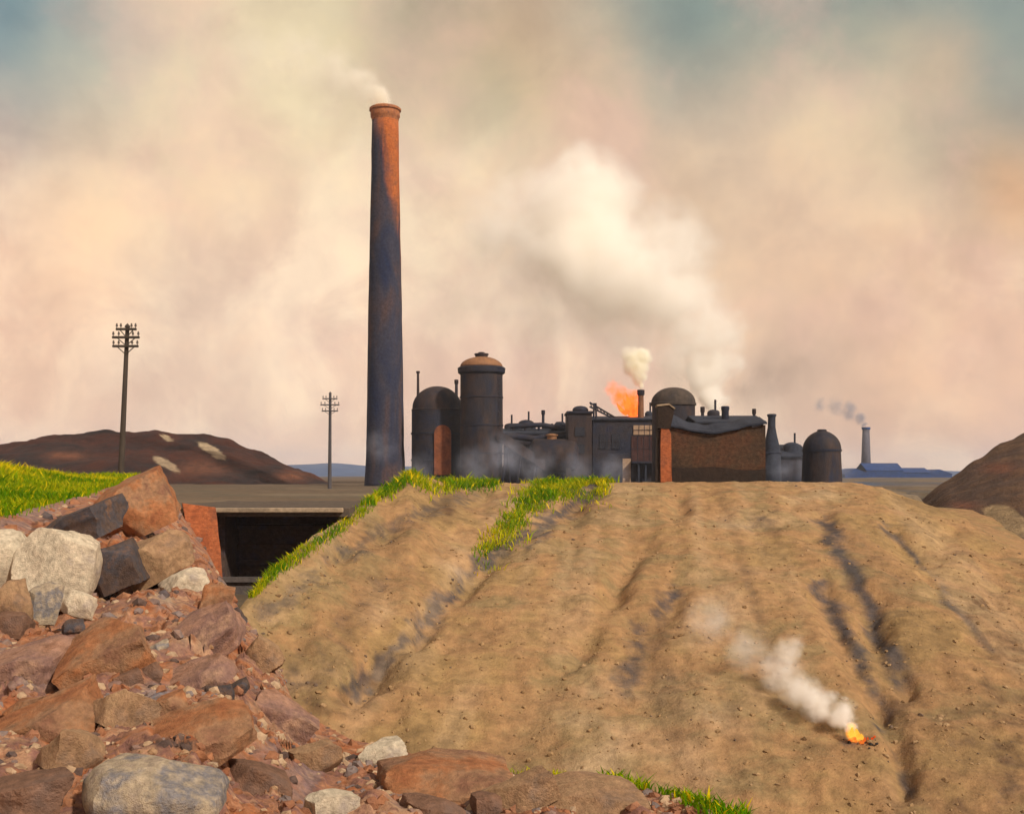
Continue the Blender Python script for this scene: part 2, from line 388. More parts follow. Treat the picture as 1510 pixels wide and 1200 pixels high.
PALE = [(1085, 880, 75), (1030, 935, 50), (1150, 985, 60), (880, 1085, 120), (1010, 1090, 120), (760, 760, 60), (680, 830, 50), (1190, 720, 60), (1080, 780, 40), (560, 900, 40)]
BROWNER = [(1480, 1070, 170), (1370, 1160, 150), (1330, 1050, 50), (1490, 960, 80), (1140, 780, 16), (860, 745, 22), (660, 750, 30), (560, 1000, 50), (470, 1040, 60), (1440, 900, 50)]  # darker brown areas, widest at the lower right
def heap_disp(v, px, t):
    if t < 0: return v
    wq = sstep(0.0, 0.14, t)
    qx, qy = proj(v)
    a = math.atan2(qx - 960, qy - 330)
    rib = N.noise(Vector((a * 9, qy * .003, 1.3))) + .6 * N.noise(Vector((a * 21, qy * .006, 5.3)))
    z = rib * 0.14 * wq * (1 - .5 * t) + fbm(v * .35) * 0.16 * (.15 + wq) + fbm(v * 1.3, 4) * 0.075 + abs(N.noise(v * 2.9)) * .05
    for line, wd_, dep, st in GULLY:
        if min(p[0] for p in line) - 50 < qx < max(p[0] for p in line) + 50:
            dd = seg_dist(qx + 12 * N.noise(v * .5), qy + 8 * N.noise(v * .7 + Vector((4, 4, 0))), line) / wd_
            br = min(1.15, max(.1, .62 + 1.1 * N.noise(Vector((qx * .016, qy * .016, dep * 31)))))
            dd *= .72 + .35 * N.noise(v * .45 + Vector((3, 1, 2)))
            if dd < 3: z -= dep * 1.35 * br * math.exp(-dd * dd) * wq
    return v + Vector((0, 0, z))
def heap_wear(c, t):
    qx, qy = proj(c)
    nz = N.noise(c * .6); nf = fbm(c * 1.6)
    dk = 0
    for line, wd_, dep, st in GULLY:
        dd = seg_dist(qx + 20 * nz + 8 * nf, qy + 14 * nf, line) / (wd_ * (1.35 + .8 * N.noise(c * .28 + Vector((6, 2, 5)))))
        gap = (.92 if line[0][0] < 1000 else .62) + 1.0 * N.noise(Vector((qx * .014, qy * .014, st * 9))) + .5 * nf
        dk = max(dk, min(1, st * 1.3) * math.exp(-dd * dd) * min(1, max(0, gap + .35)))
    dk = max(dk, .35 * sstep(.30, .62, fbm(c * .22 + Vector((7, 3, 1)))), .95 * math.exp(-((qx - 1262) / 34) ** 2 - ((qy - 1092) / 13) ** 2) * (1 + .6 * nf))
    pa = max(.75 * math.exp(-((qx - x) ** 2 + (qy - y) ** 2) / (r * r)) for x, y, r in PALE) * (.75 + .7 * nz)
    ru = max(.8 * math.exp(-((qx - x) ** 2 + (qy - y) ** 2) / (r * r)) for x, y, r in BROWNER) * (.8 + .7 * nf)
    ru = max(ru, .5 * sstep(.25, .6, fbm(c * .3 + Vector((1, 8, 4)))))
    a = math.atan2(qx - 960, qy - 330)
    bd = N.noise(Vector((a * 8, qy * .0035, 3.3))) + .5 * N.noise(Vector((a * 19, qy * .006, 8.3)))
    pa = max(pa, .5 * sstep(.05, .6, bd)); ru = max(ru, .6 * sstep(.05, .6, -bd)); dk = max(dk, .42 * sstep(.15, .65, -bd) * (1 + nf))
    cl = lambda q: min(1, max(0, q))
    return cl(dk), cl(pa), cl(ru)
HEAP = Ridge([(345, 905, 35), (372, 878, 36.5), (400, 843, 38.5), (470, 786, 42.5), (540, 742, 49), (575, 722, 52.5), (604, 701, 55), (625, 704, 56.5), (655, 711, 58), (700, 712.5, 59), (760, 713, 60), (900, 712, 60), (1100, 710.5, 60), (1250, 711, 60), (1300, 719, 59.5), (1340, 734, 58.5), (1400, 756, 56.5), (1510, 813, 51), (1700, 905, 45), (1950, 1010, 38)],
             [(345, 30, -7.6), (450, 28.5, -8.5), (700, 27, -8.6), (1100, 25, -8.6), (1510, 23, -8.6), (1950, 20, -8.6)],
             [(345, 37, -8.6), (470, 46, -8.6), (540, 58, -3), (600, 68, ZP - .6), (700, 78, ZP - .6), (1300, 78, ZP - .6), (1510, 70, ZP - .6), (1700, 66, ZP - 1), (1950, 60, -3)],
             1.22, heap_disp)
HEAP.back = [(a, b, c) for a, b, c in HEAP.back]
# flat top behind the crest, on which the brick ruin stands: keep the crest level for some metres
def heap_point(px, t, base=HEAP.point):
    v = base(px, t)
    if t < 0 and 600 < px < 1330:
        py, dc = interp(HEAP.crest, px); zc = -(py - 700) / F * dc
        k = sstep(600, 680, px) * (1 - sstep(1260, 1330, px))
        flat = zc - .015 * (v.y - dc); u = sstep(dc + 8, dc + 17, v.y)
        v.z = v.z * (1 - k) + k * (flat + (ZP - .6 - flat) * u)
    return v
HEAP.point = heap_point
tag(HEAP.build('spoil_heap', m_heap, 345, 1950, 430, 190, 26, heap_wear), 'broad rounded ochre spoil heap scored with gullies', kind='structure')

def hill_disp(amp, sc):
    def f(v, px, t):
        return v + Vector((0, 0, fbm(v * sc, 5) * amp + (N.noise(v * sc * 5) * .22 - abs(N.noise(v * sc * 2.3 + Vector((4, 4, 4)))) * .5 + N.noise(v * sc * 14) * .08) * amp))
    return f
def hill_wear(spots, rusts, seed):
    def f(c, t):
        qx, qy = proj(c)
        n = fbm(c * .05 + Vector((seed, 0, 0)))
        pa = max([0] + [1.3 * math.exp(-(((qx - x) * .86 + (qy - y) * .5) / a) ** 2 - (((qy - y) * .86 - (qx - x) * .5) / b) ** 2) for x, y, a, b in spots])
        ru = max([0] + [.9 * math.exp(-((qx - x) / a) ** 2 - ((qy - y) / b) ** 2) for x, y, a, b in rusts])
        return min(1, max(0, sstep(.05, .4, n) * .8)), min(1, 1.1 * sstep(.42, .62, pa + .25 * fbm(c * .35))), min(1, ru)
    return f
LEFT = Ridge([(-400, 668, 215), (-60, 662, 205), (0, 656, 200), (60, 648, 200), (110, 641, 200), (160, 636, 200), (240, 640, 200), (335, 645, 200), (385, 664, 196), (440, 690, 190), (492, 716, 182), (560, 722, 175)],
             [(-400, 150, ZP - 1), (300, 158, ZP - .6), (492, 172, ZP - .6), (560, 170, ZP - 1)],
             [(-400, 300, ZP - 1), (560, 200, ZP - 1)], 1.0, hill_disp(1.1, .07))
tag(LEFT.build('hill', m_hill, -400, 560, 200, 60, 8, hill_wear([(312, 664, 26, 6), (245, 684, 22, 6), (246, 646, 8, 4)], [(300, 690, 60, 16), (430, 702, 40, 12), (100, 672, 50, 10)], 3)), 'long dark reddish waste hill behind the telegraph pole', kind='structure')
RIGHT = Ridge([(1330, 760, 84), (1355, 740, 84), (1400, 706, 85), (1440, 676, 86), (1480, 652, 87), (1510, 638, 88), (1560, 622, 90), (1640, 612, 92), (1760, 640, 92), (1950, 730, 90)],
              [(1330, 84, -3.4), (1400, 66, -3.0), (1510, 57, -4.2), (1950, 50, -7)], [(1330, 90, ZP - 2), (1640, 112, ZP - 2), (1950, 100, -4)], 1.12, hill_disp(.22, .22))
tag(RIGHT.build('hill', m_hill2, 1330, 1950, 150, 70, 10, hill_wear([(1490, 770, 40, 18)], [(1475, 690, 40, 12), (1420, 745, 30, 9)], 8)), 'steep brown slag hill rising past the heap on its right side', kind='structure')
FAR = Ridge([(-600, 690, 1500), (300, 690, 1500), (440, 684, 1450), (490, 682, 1450), (540, 686, 1450), (800, 692, 1500), (1200, 694, 1400), (1300, 691, 1400), (1400, 694, 1400), (2000, 688, 1500)],
            [(-600, 1000, ZP - 1), (2000, 1000, ZP - 1)], [(-600, 2300, ZP - 2), (2000, 2300, ZP - 2)], 1.0, hill_disp(2.0, .006))
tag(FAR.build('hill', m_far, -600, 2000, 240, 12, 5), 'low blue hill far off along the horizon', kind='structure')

# ------------------------------------------------------------------ the rubble bank in front
LIP = [(-300, 790, 18), (-60, 772, 21), (0, 762, 22), (60, 748, 25), (120, 732, 29), (170, 716, 33), (210, 706, 35), (235, 707, 35), (258, 738, 33), (275, 768, 31), (300, 805, 28.5), (328, 852, 25.5), (345, 886, 23.5), (372, 925, 20.5), (402, 962, 18), (432, 1030, 15), (470, 1064, 13.8), (520, 1090, 12.8), (620, 1112, 11.8), (760, 1138, 10.8), (900, 1148, 10), (1000, 1172, 9.2), (1080, 1200, 8.6), (1200, 1245, 8), (1900, 1320, 7.4)]
def cells(p):
    d, pts = N.voronoi(p)
    c = pts[0]; h = N.cell(c * 37.1)
    tilt = N.cell_vector(c * 11.3) - Vector((.5, .5, .5))
    return h, (p - c).dot(tilt), d[1] - d[0]
def bank_point(px, v):
    """v 0..1 from near the feet to the lip, 1..2 over the lip and away."""
    py, dl = interp(LIP, px); zl = -(py - 700) / F * dl
    if v <= 1:
        d = 3.0 * (dl / 3.0) ** v
        u = (d - 3.0) / (dl - 3.0)
        z0 = -1.95
        zlin = z0 + (zl - z0) * u
        k = 1 - sstep(255, 350, px)
        dm = min(17.5, dl * .74); zm = -1.80
        zk = z0 + (zm - z0) * min(1, (d - 3) / (dm - 3)) if d < dm else zm + (zl - zm) * ((d - dm) / (dl - dm)) ** .85
        z = zlin * (1 - k) + zk * k
    else:
        q = v - 1
        k = 1 - sstep(205, 245, px)
        d1 = dl + 16 * q; 
        top = .40 * (1 - sstep(-60, 190, px)) - .12                      # a grassy field swelling up to the left
        fz = zl + (top - zl) * sstep(0, .8, q) if q < .8 else top + (-2.6 - top) * ((q - .8) / .2) ** 2
        d2 = dl + 5.5 * q; gz = zl + (-8.9 - zl) * q ** 1.15
        d = d1 * k + d2 * (1 - k); z = fz * k + gz * (1 - k)
    p = Vector(((px - 755) / F * d, d, z))
    soft = (1 - sstep(205, 245, px)) * sstep(1.0, 1.06, v)               # turf is smooth, rubble is not
    am = (.35 + .055 * d) * (1 - .88 * soft)
    sc = 1.0 / (.45 + .035 * d)
    h, tl, e = cells(Vector((p.x * sc, p.y * sc * .8, p.z * sc * 1.3)) + N.noise_vector(p * .5) * .35)
    h2, tl2, e2 = cells(p * sc * 2.9 + Vector((5, 2, 1)))
    ee = sstep(0, .22, e); e3 = sstep(0, .2, e2)
    dz = ((h - .5) * .13 + tl * .22) * ee + ((h2 - .5) * .05 + tl2 * .09) * e3 + fbm(p * 1.1 * sc) * .16 + fbm(p * 4 * sc) * .035
    atlip = 1 - .93 * math.exp(-((v - 1) / .09) ** 2)
    return p + Vector((0, 0, dz * am * atlip)), h
bm = B(); lay = bm.loops.layers.color.new('wear_shade')
NX, NV = 430, 300
cols = [-300 + 1700 * i / NX if i < NX * .94 else 1300 + 600 * (i - NX * .94) / (NX * .06) for i in range(NX + 1)]
cols = sorted(cols)
vs = [k / 210 for k in range(211)] + [1 + (k / 60) ** 1.2 for k in range(1, 61)]
DKB = [(330, 1022, 30, 14), (120, 775, 60, 18), (15, 915, 24, 16), (110, 920, 16, 14), (255, 1095, 90, 12), (180, 1050, 24, 16), (190, 990, 20, 10), (870, 1185, 70, 14), (90, 800, 40, 18), (225, 838, 30, 8), (340, 915, 20, 10)]  # dark patches that colour shade into hollows and under slabs
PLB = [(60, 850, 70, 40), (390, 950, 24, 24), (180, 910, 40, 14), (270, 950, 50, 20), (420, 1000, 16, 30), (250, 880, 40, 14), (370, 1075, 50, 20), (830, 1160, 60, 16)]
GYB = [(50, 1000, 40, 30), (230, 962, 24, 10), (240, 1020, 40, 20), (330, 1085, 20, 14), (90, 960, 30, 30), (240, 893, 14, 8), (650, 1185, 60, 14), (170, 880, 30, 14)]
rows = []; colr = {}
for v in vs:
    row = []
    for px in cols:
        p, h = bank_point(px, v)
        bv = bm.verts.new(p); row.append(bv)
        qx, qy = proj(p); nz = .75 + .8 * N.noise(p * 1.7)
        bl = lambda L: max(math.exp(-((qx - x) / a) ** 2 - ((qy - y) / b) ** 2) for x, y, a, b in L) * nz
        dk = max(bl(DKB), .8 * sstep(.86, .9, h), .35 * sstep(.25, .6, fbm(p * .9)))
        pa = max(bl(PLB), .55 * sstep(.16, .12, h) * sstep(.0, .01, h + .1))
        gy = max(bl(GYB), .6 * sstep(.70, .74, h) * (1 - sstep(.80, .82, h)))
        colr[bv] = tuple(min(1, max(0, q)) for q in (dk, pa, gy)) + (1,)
    rows.append(row)
for a, b in zip(rows, rows[1:]):
    for i in range(len(cols) - 1):
        f = bm.faces.new((a[i], a[i + 1], b[i + 1], b[i]))
        for l in f.loops: l[lay] = colr[l.vert]
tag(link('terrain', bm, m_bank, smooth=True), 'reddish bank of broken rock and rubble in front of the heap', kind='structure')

# ------------------------------------------------------------------ boulders and blocks
def rock_bm(w_, d_, h_, seed, cuts=9, round_=0.0, chips=7, amp=.05):
    r = random.Random(seed); bm = B()
    bmesh.ops.create_cube(bm, size=2.0)
    bmesh.ops.subdivide_edges(bm, edges=bm.edges[:], cuts=cuts, use_grid_fill=True)
    planes = []
    for k in range(chips):
        n = Vector((r.uniform(-1, 1), r.uniform(-1, 1), r.uniform(-.5, 1))).normalized()
        planes.append((n, r.uniform(.82, 1.12)))
    for v in bm.verts:
        c = v.co.copy()
        if round_: c = c.lerp(c.normalized() * 1.18, round_)
        for n, dd in planes:
            e = c.dot(n) - dd
            if e > 0: c -= n * e
        c += N.noise_vector(c * 1.1 + Vector((seed * 3.1, 0, 0))) * amp * 2 + N.noise_vector(c * 3.3 + Vector((seed, 5, 0))) * amp * .8 + N.noise_vector(c * 8 + Vector((seed, 1, 2))) * amp * .3
        v.co = Vector((c.x * w_ / 2, c.y * d_ / 2, c.z * h_ / 2))
    return bm
def rock(name, label, px, py, wpx, hpx, d, kind, seed, rot=(0, 0, 0), round_=0.0, chips=7, depth=.9, cuts=10, amp=.05):
    """Rock whose middle the picture shows at (px, py), wpx by hpx big there."""
    w_, h_ = wpx / F * d, hpx / F * d
    o = link(name, rock_bm(w_, w_ * depth, h_, seed, cuts, round_, chips, amp), ROCK[kind], sharp=32, loc=P(px, py, d))
    o.rotation_euler = tuple(R(a) for a in rot)
    return tag(o, label, 'rock')
def bank_d(px, py):
    """Distance at which the rubble bank shows in the picture at (px, py)."""
    best, bd = 1e9, 10
    for k in range(8, 106):
        p, _ = bank_point(px, k / 105)
        e = abs(proj(p)[1] - py)
        if e < best: best, bd = e, p.y
    return bd
RK = [
 ('boulder', 'big rounded whitish boulder below the grass field', 84, 836, 112, 112, 900, 'pale', 11, (6, 14, 20), .7, 6),
 ('boulder', 'cream boulder at the picture edge, above the cracked pale stones', 10, 826, 84, 84, 900, 'pale', 41, (6, -10, 60), .55, 7),
 ('rock', 'pale cracked stone leaning on the big whitish boulder', 62, 888, 44, 62, 925, 'blue', 12, (0, 14, 40), .25, 7),
 ('rock', 'pale squarish stone in front of the cream edge boulder', 18, 888, 50, 62, 928, 'tan', 48, (0, -8, 30), .25, 7),
 ('rock', 'small whitish stone under the shoulder of the big whitish boulder', 118, 892, 44, 36, 918, 'pale', 49, (0, 20, 30), .3, 7),
 ('flat_rock', 'large orange-red slab leaning up against the end of the grass', 196, 748, 112, 74, 800, 'red', 13, (8, -24, 12), 0, 5),
 ('flat_rock', 'dark blue-grey slab under the edge of the grass', 112, 778, 120, 44, 815, 'dark', 14, (10, -20, -8), 0, 6),
 ('flat_rock', 'tan slab with a dark underside beside the leaning brick pier', 236, 820, 96, 58, 865, 'tan', 15, (6, -28, 10), 0, 6),
 ('flat_rock', 'blue-grey slab between the whitish boulder and the tan slab', 168, 838, 74, 66, 880, 'dark', 16, (0, -22, 5), 0, 6),
 ('rock', 'pale cream stone just above the foot of the brick pier', 272, 858, 62, 34, 880, 'pale', 17, (0, -22, 30), .1, 7),
 ('rock', 'brick-red block at the foot of the bridge pier', 318, 888, 44, 52, 912, 'red', 18, (4, 12, 20), 0, 5),
 ('rock', 'dark brown stone at the edge of the rubble where the gully starts', 338, 916, 44, 26, 930, 'dark', 19, (0, -30, 10), 0, 6),
 ('rock', 'brown stone with a dark hollow beneath the whitish boulder', 16, 918, 56, 34, 935, 'brown', 20, (0, 10, 0), .2, 6),
 ('rock', 'small dark blue stone on the orange rubble', 108, 926, 30, 26, 938, 'dark', 21, (0, 0, 30), .3, 6),
 ('rock', 'small grey-blue stone high on the middle of the rubble', 236, 958, 32, 22, 966, 'blue', 22, (0, -30, 10), .1, 6),
 ('rock', 'squarish brown stone beside another like it', 222, 990, 34, 34, 1006, 'brown', 23, (0, 18, 20), 0, 5),
 ('rock', 'low brown stone left of the squarish brown one', 186, 1002, 40, 24, 1014, 'brown', 24, (0, -14, 30), 0, 6),
 ('rock', 'pale-topped block with a black shaded face', 186, 1048, 76, 56, 1074, 'tan', 25, (0, 24, 42), 0, 5),
 ('rock', 'orange-tan block with a dark face, near the corner', 112, 1108, 84, 60, 1138, 'tan', 26, (0, 20, 38), 0, 5),
 ('boulder', 'large humped bluish-white boulder', 232, 1166, 184, 96, 1205, 'blue', 27, (0, 4, 15), .75, 6),
 ('rock', 'black stone put in for the shade of a hollow in the tan rubble', 322, 1026, 44, 30, 1036, 'dark', 28, (0, -8, 10), .2, 6),
 ('rock', 'dark wedge of stone touching the black one', 352, 1014, 30, 20, 1022, 'dark', 29, (0, -24, 10), .1, 6),
 ('rock', 'pinkish block at the end of the rubble tongue', 464, 1118, 64, 44, 1138, 'tan', 30, (0, -14, 34), 0, 6),
 ('rock', 'flat-topped cream block behind the pinkish one', 562, 1114, 70, 36, 1128, 'pale', 31, (0, -6, 20), 0, 6),
 ('flat_rock', 'wide low red-brown slab', 660, 1152, 190, 50, 1170, 'red', 32, (4, 4, 8), 0, 6),
 ('rock', 'tan block with a black end face, tilted up', 764, 1168, 92, 46, 1190, 'tan', 33, (0, -24, 24), 0, 5),
 ('flat_rock', 'long pale tan slab over a dark hollow beside the grass', 868, 1176, 150, 40, 1196, 'tan', 34, (6, -4, 12), 0, 6),
 ('rock', 'round red-brown stone against the tilted tan block', 718, 1186, 48, 36, 1202, 'brown', 35, (0, 0, 20), .4, 6),
 ('rock', 'cream stone under the flat-topped cream block', 486, 1186, 70, 40, 1205, 'pale', 36, (0, 10, 30), .2, 6),
 ('rock', 'brown stone in front of the wide red-brown slab', 640, 1192, 80, 32, 1206, 'brown', 37, (0, 10, 30), .15, 6),
 ('rock', 'brown stone right of the humped boulder', 382, 1150, 90, 46, 1172, 'brown', 38, (0, 16, 30), .1, 6),
 ('rock', 'dark brown stone in the bottom corner', 40, 1172, 120, 52, 1200, 'brown', 39, (0, -10, 30), .15, 6),
 ('rock', 'rust stone resting above the pale-topped block', 250, 1040, 52, 30, 1056, 'red', 40, (0, -16, 20), .1, 6),
 ('rock', 'tan stone at the rounded shoulder of the rubble', 392, 968, 54, 44, 990, 'tan', 41, (0, 34, 10), .15, 6),
 ('flat_rock', 'broad pinkish slab slanting down from the foot of the bridge pier', 292, 944, 128, 60, 966, 'pink', 50, (14, -30, 8), 0, 6),
 ('flat_rock', 'slanting orange-brown slab under the whitish outcrop', 150, 962, 130, 54, 986, 'red', 51, (16, -26, 14), 0, 6),
 ('flat_rock', 'half-buried pink slab at the picture edge', 44, 985, 116, 52, 1010, 'pink', 52, (12, -18, -6), 0, 6),
 ('flat_rock', 'long red slab tilted above the humped boulder', 300, 1082, 140, 52, 1102, 'red', 53, (14, -20, 12), 0, 6),
 ('flat_rock', 'rust-coloured slab left of the pale-topped block', 70, 1064, 140, 56, 1090, 'red', 54, (14, -22, 6), 0, 6),
 ('flat_rock', 'pinkish slab along the lower shoulder of the rubble', 420, 1052, 96, 44, 1072, 'pink', 55, (10, 32, 10), 0, 6),
 ('flat_rock', 'mauve-pink slab between the two squarish brown stones and the shoulder', 300, 1000, 96, 40, 1016, 'pink', 56, (14, -26, 10), 0, 6),
 ('rock', 'orange stone among the rubble left of the small blue ones', 40, 1046, 66, 36, 1064, 'red', 42, (0, -12, 30), .1, 6),
]
for nm, lb, px, py, wp, hp, base, kd, sd_, rt, rd, ch in RK:
    dd = bank_d(px, min(base, 1204)) + .15
    rock(nm, lb, px, py, wp, hp, dd, kd, sd_, rt, rd, ch, cuts=14 if wp > 90 else 10)

def scatter(name, label, spots, mat, seed):
    """Loose stones nobody would count: one object."""
    r = random.Random(seed); bm = B()
    protos = []
    for k in range(6):
        b = B(); bmesh.ops.create_icosphere(b, subdivisions=1, radius=1.0)
        for v in b.verts: v.co += N.noise_vector(v.co * 1.3 + Vector((k * 9.1, seed, 0))) * .55
        protos.append(([v.co.copy() for v in b.verts], [[v.index for v in f.verts] for f in b.faces])); b.free()
    for p, s in spots:
        vs_, fs = r.choice(protos)
        m = Matrix.Rotation(r.uniform(0, 6.28), 3, 'Z') @ Matrix.Rotation(r.uniform(0, 6.28), 3, 'X')
        nv = [bm.verts.new(p + m @ (Vector((q.x * s, q.y * s * .8, q.z * s * .65)))) for q in vs_]
        for f in fs: bm.faces.new([nv[i] for i in f])
    return tag(link(name, bm, mat), label, kind='stuff')
r = random.Random(3); sets = {'tan': [], 'red': [], 'mauve': [], 'dark': []}
for k in range(6500):
    px = r.uniform(-80, 1060); v = r.uniform(.36, .995)
    p, h = bank_point(px, v)
    nn = N.noise(p * .9)
    if r.random() < .25 - nn * .9: continue
    big = max(0, r.gauss(0, 1)) * .6
    s = min(.0085 * p.y ** .6 * math.exp(r.gauss(0, .5) + big), .0075 * p.y)
    u = r.random() + .35 * N.noise(p * .6 + Vector((3, 3, 3)))
    sets['red' if u < .48 else 'tan' if u < .72 else 'mauve' if u < .92 else 'dark'].append((p - Vector((0, 0, s * .15)), s))
scatter('rubble', 'small tan stones strewn over the rock bank', sets['tan'], material('rubble_stone', [(0.40, 0.22, 0.11), (0.52, 0.34, 0.20), (0.60, 0.43, 0.28), (0.44, 0.25, 0.14)], 1.6, 10, .5, .03), 1)
scatter('rubble', 'broken orange-red lumps packed over the rock bank', sets['red'], material('rubble_red', [(0.28, 0.10, 0.05), (0.42, 0.18, 0.085), (0.36, 0.16, 0.09), (0.48, 0.23, 0.12)], 1.6, 10, .5, .03), 2)
scatter('rubble', 'mauve-brown broken stones over the rock bank', sets['mauve'], material('rubble_mauve', [(0.22, 0.12, 0.09), (0.32, 0.20, 0.16), (0.26, 0.21, 0.20), (0.36, 0.20, 0.13)], 1.6, 10, .5, .03), 5)
scatter('rubble', 'small dark stones over the rock bank', sets['dark'], material('rubble_dark', [(0.07, 0.045, 0.04), (0.16, 0.10, 0.08), (0.13, 0.11, 0.12)], 1.6, 10, .5, .03), 6)
sp_h, sp_k = [], []
for k in range(5200):
    px = r.uniform(370, 1560); t = r.random() ** .8
    p = HEAP.point(px, t)
    w3 = heap_wear(p, t)
    s = min(.11, .026 * math.exp(r.gauss(0, .75)))
    if r.random() < .02 + .5 * w3[0]: sp_k.append((p, s * .8))
    else: sp_h.append((p, s))
scatter('gravel', 'loose ochre clinker lying on the spoil heap', sp_h, material('clinker', [(0.27, 0.165, 0.08), (0.40, 0.25, 0.12), (0.48, 0.32, 0.18)], .8, 6, .4, .03), 3)
scatter('gravel', 'loose dark shale lying in the gullies of the spoil heap', sp_k, material('clinker_dark', [(0.12, 0.09, 0.075), (0.19, 0.13, 0.095), (0.24, 0.16, 0.10)], .8, 6, .4, .03), 4)

# ------------------------------------------------------------------ grass
mg = bpy.data.materials.new('grass_blade'); mg.use_nodes = True
t = NT(mg.node_tree); t.n.clear()
va = t.node('ShaderNodeVertexColor', layer_name='tone')
df = t.node('ShaderNodeBsdfDiffuse'); t.l.new(va.outputs[0], df.inputs[0])
tr = t.node('ShaderNodeBsdfTranslucent'); t.l.new(va.outputs[0], tr.inputs[0])
mx = t.node('ShaderNodeMixShader'); mx.inputs[0].default_value = .4; t.l.new(df.outputs[0], mx.inputs[1]); t.l.new(tr.outputs[0], mx.inputs[2])
t.l.new(mx.outputs[0], t.node('ShaderNodeOutputMaterial').inputs[0])
def grass(name, label, roots, seed, hgt):
    r = random.Random(seed); bm = B(); lay = bm.loops.layers.color.new('tone')
    for p, dry in roots:
        h = hgt * math.exp(r.gauss(0, .3)); a = r.uniform(0, 6.28); wv = Vector((math.cos(a), math.sin(a), 0)) * h * r.uniform(.06, .11)
        ln = Vector((r.uniform(-1, 1), r.uniform(-1, 1), 0)) * h * .9
        q = [bm.verts.new(p - wv + Vector((0, 0, -.03))), bm.verts.new(p + wv + Vector((0, 0, -.03))), bm.verts.new(p + ln * .35 + wv * .7 + Vector((0, 0, h * .6))), bm.verts.new(p + ln * .35 - wv * .7 + Vector((0, 0, h * .6))), bm.verts.new(p + ln + Vector((0, 0, h)))]
        g = r.random(); y = min(1, max(0, dry + r.gauss(0, .2)))
        if r.random() < .07: y = 1.25
        c = Vector((.25 + .12 * g, .43 + .12 * g, .025)).lerp(Vector((.80, .75, .09)), y)
        for f in (bm.faces.new(q[:4]), bm.faces.new((q[3], q[2], q[4]))):
            for l in f.loops: l[lay] = tuple(c) + (1,)
    me_o = link(name, bm, mg)
    return tag(me_o, label, kind='stuff')
r = random.Random(5); roots = []
for k in range(52000):
    px = r.uniform(-120, 232); v = 1 + r.random() * .86
    p, _ = bank_point(px, v - .012)
    if v < 1.10 and r.random() < (1.10 - v) * 8: continue
    if N.noise(p * .5 + Vector((5, 1, 0))) > .30 and r.random() < .75: continue
    q = fbm(p * .35); roots.append((p, .42 + .8 * q + .55 * (v - 1.3)))
grass('grass', 'bright green grass covering the field at the telegraph pole', roots, 1, .12)
def heap_patch(line, wid, n, off=0.0):
    """Roots scattered along a line drawn over the heap."""
    out = []
    pts = []
    for i in range(0, 260):
        px = 350 + (950 - 350) * i / 259
        for j in range(0, 60):
            tt = (j / 59) ** 1.6 * .95 - .03
            p = HEAP.point(px, tt); qx, qy = proj(p)
            dd = seg_dist(qx, qy, line) 
            if dd < wid * 1.25 * (1 + .7 * N.noise(p * .7)): pts.append((px, tt, dd / wid))
    for k in range(n):
        px, tt, dd = r.choice(pts)
        if r.random() < min(.93, dd * .95): continue
        p = HEAP.point(px + r.uniform(-2, 2), min(1, tt + r.uniform(-.012, .012)))
        if fbm(p * .45 + Vector((2, 7, 1))) < -.16 - .4 * (1 - dd): continue
        out.append((p, .42 + .8 * fbm(p * .5) + .45 * max(0, dd - .4)))
    return out
roots = heap_patch([(545, 737), (575, 722), (604, 704)], 13, 4000) + heap_patch([(612, 706), (640, 722), (672, 718), (728, 715)], 12, 5200)
grass('grass', 'green turf along the brow of the heap below the chimney', roots, 2, .24)
roots = heap_patch([(885, 714), (820, 720), (790, 736), (765, 760), (735, 796), (720, 812)], 23, 20000)
grass('grass', 'bright strip of grass running down the heap towards its middle', roots, 3, .22)
roots = heap_patch([(540, 752), (500, 782), (450, 815), (400, 848), (372, 876)], 10, 7000)
grass('grass', 'yellow-green grass edging the heap beside the bridge', roots, 4, .16)
roots = []
for k in range(9000):
    px = r.uniform(880, 1130); v = r.uniform(.70, 1.05)
    p, _ = bank_point(px, v); qx, qy = proj(p)
    if seg_dist(qx, qy, [(905, 1146), (970, 1158), (1030, 1180), (1090, 1212)]) < 17 * (1 + .5 * N.noise(p * 3)): roots.append((p, .15 + .6 * fbm(p * 2)))
grass('grass', 'green tuft of grass on the near edge of the rock bank', roots, 5, .075)
roots = []
for k in range(5000):
    px = r.uniform(640, 880); v = r.uniform(.9, 1.04)
    p, _ = bank_point(px, v); qx, qy = proj(p)
    if seg_dist(qx, qy, [(690, 1124), (760, 1136), (830, 1142)]) < 7 * (1 + .8 * N.noise(p * 3)): roots.append((p, .75))
grass('grass', 'thin yellowish grass along the lip of the rock bank', roots, 6, .05)

# ------------------------------------------------------------------ bridge over the cutting
br = thing('bridge', 'low brick bridge with a dark opening and leaning red pier', 'bridge', (-9, 45.5, -4.8))
L = lambda bm, name, mat, **k: link(name, bm, mat, br, **k)
def loc(v): return Vector(v) - Vector((-9, 45.5, -4.8))
def lbox(bm, x0, x1, y0, y1, z0, z1, bev=0): a = loc((x0, y0, z0)); b_ = loc((x1, y1, z1)); box(bm, a.x, b_.x, a.y, b_.y, a.z, b_.z, bev)
bm = B(); lbox(bm, -14.5, -6.5, 45.30, 58.2, -1.66, -1.33)
bmesh.ops.subdivide_edges(bm, edges=bm.edges[:], cuts=10, use_grid_fill=True); roughen(bm, .04, 1.3); L(bm, 'deck', material('deck_stone', [(.075, .055, .045), (.13, .095, .07), (.10, .08, .065)], .9, 5, .5, .03))
bm = B(); lbox(bm, -14.6, -6.7, 45.02, 45.295, -1.50, -1.31, .03); L(bm, 'coping', m_coping)
bm = B()
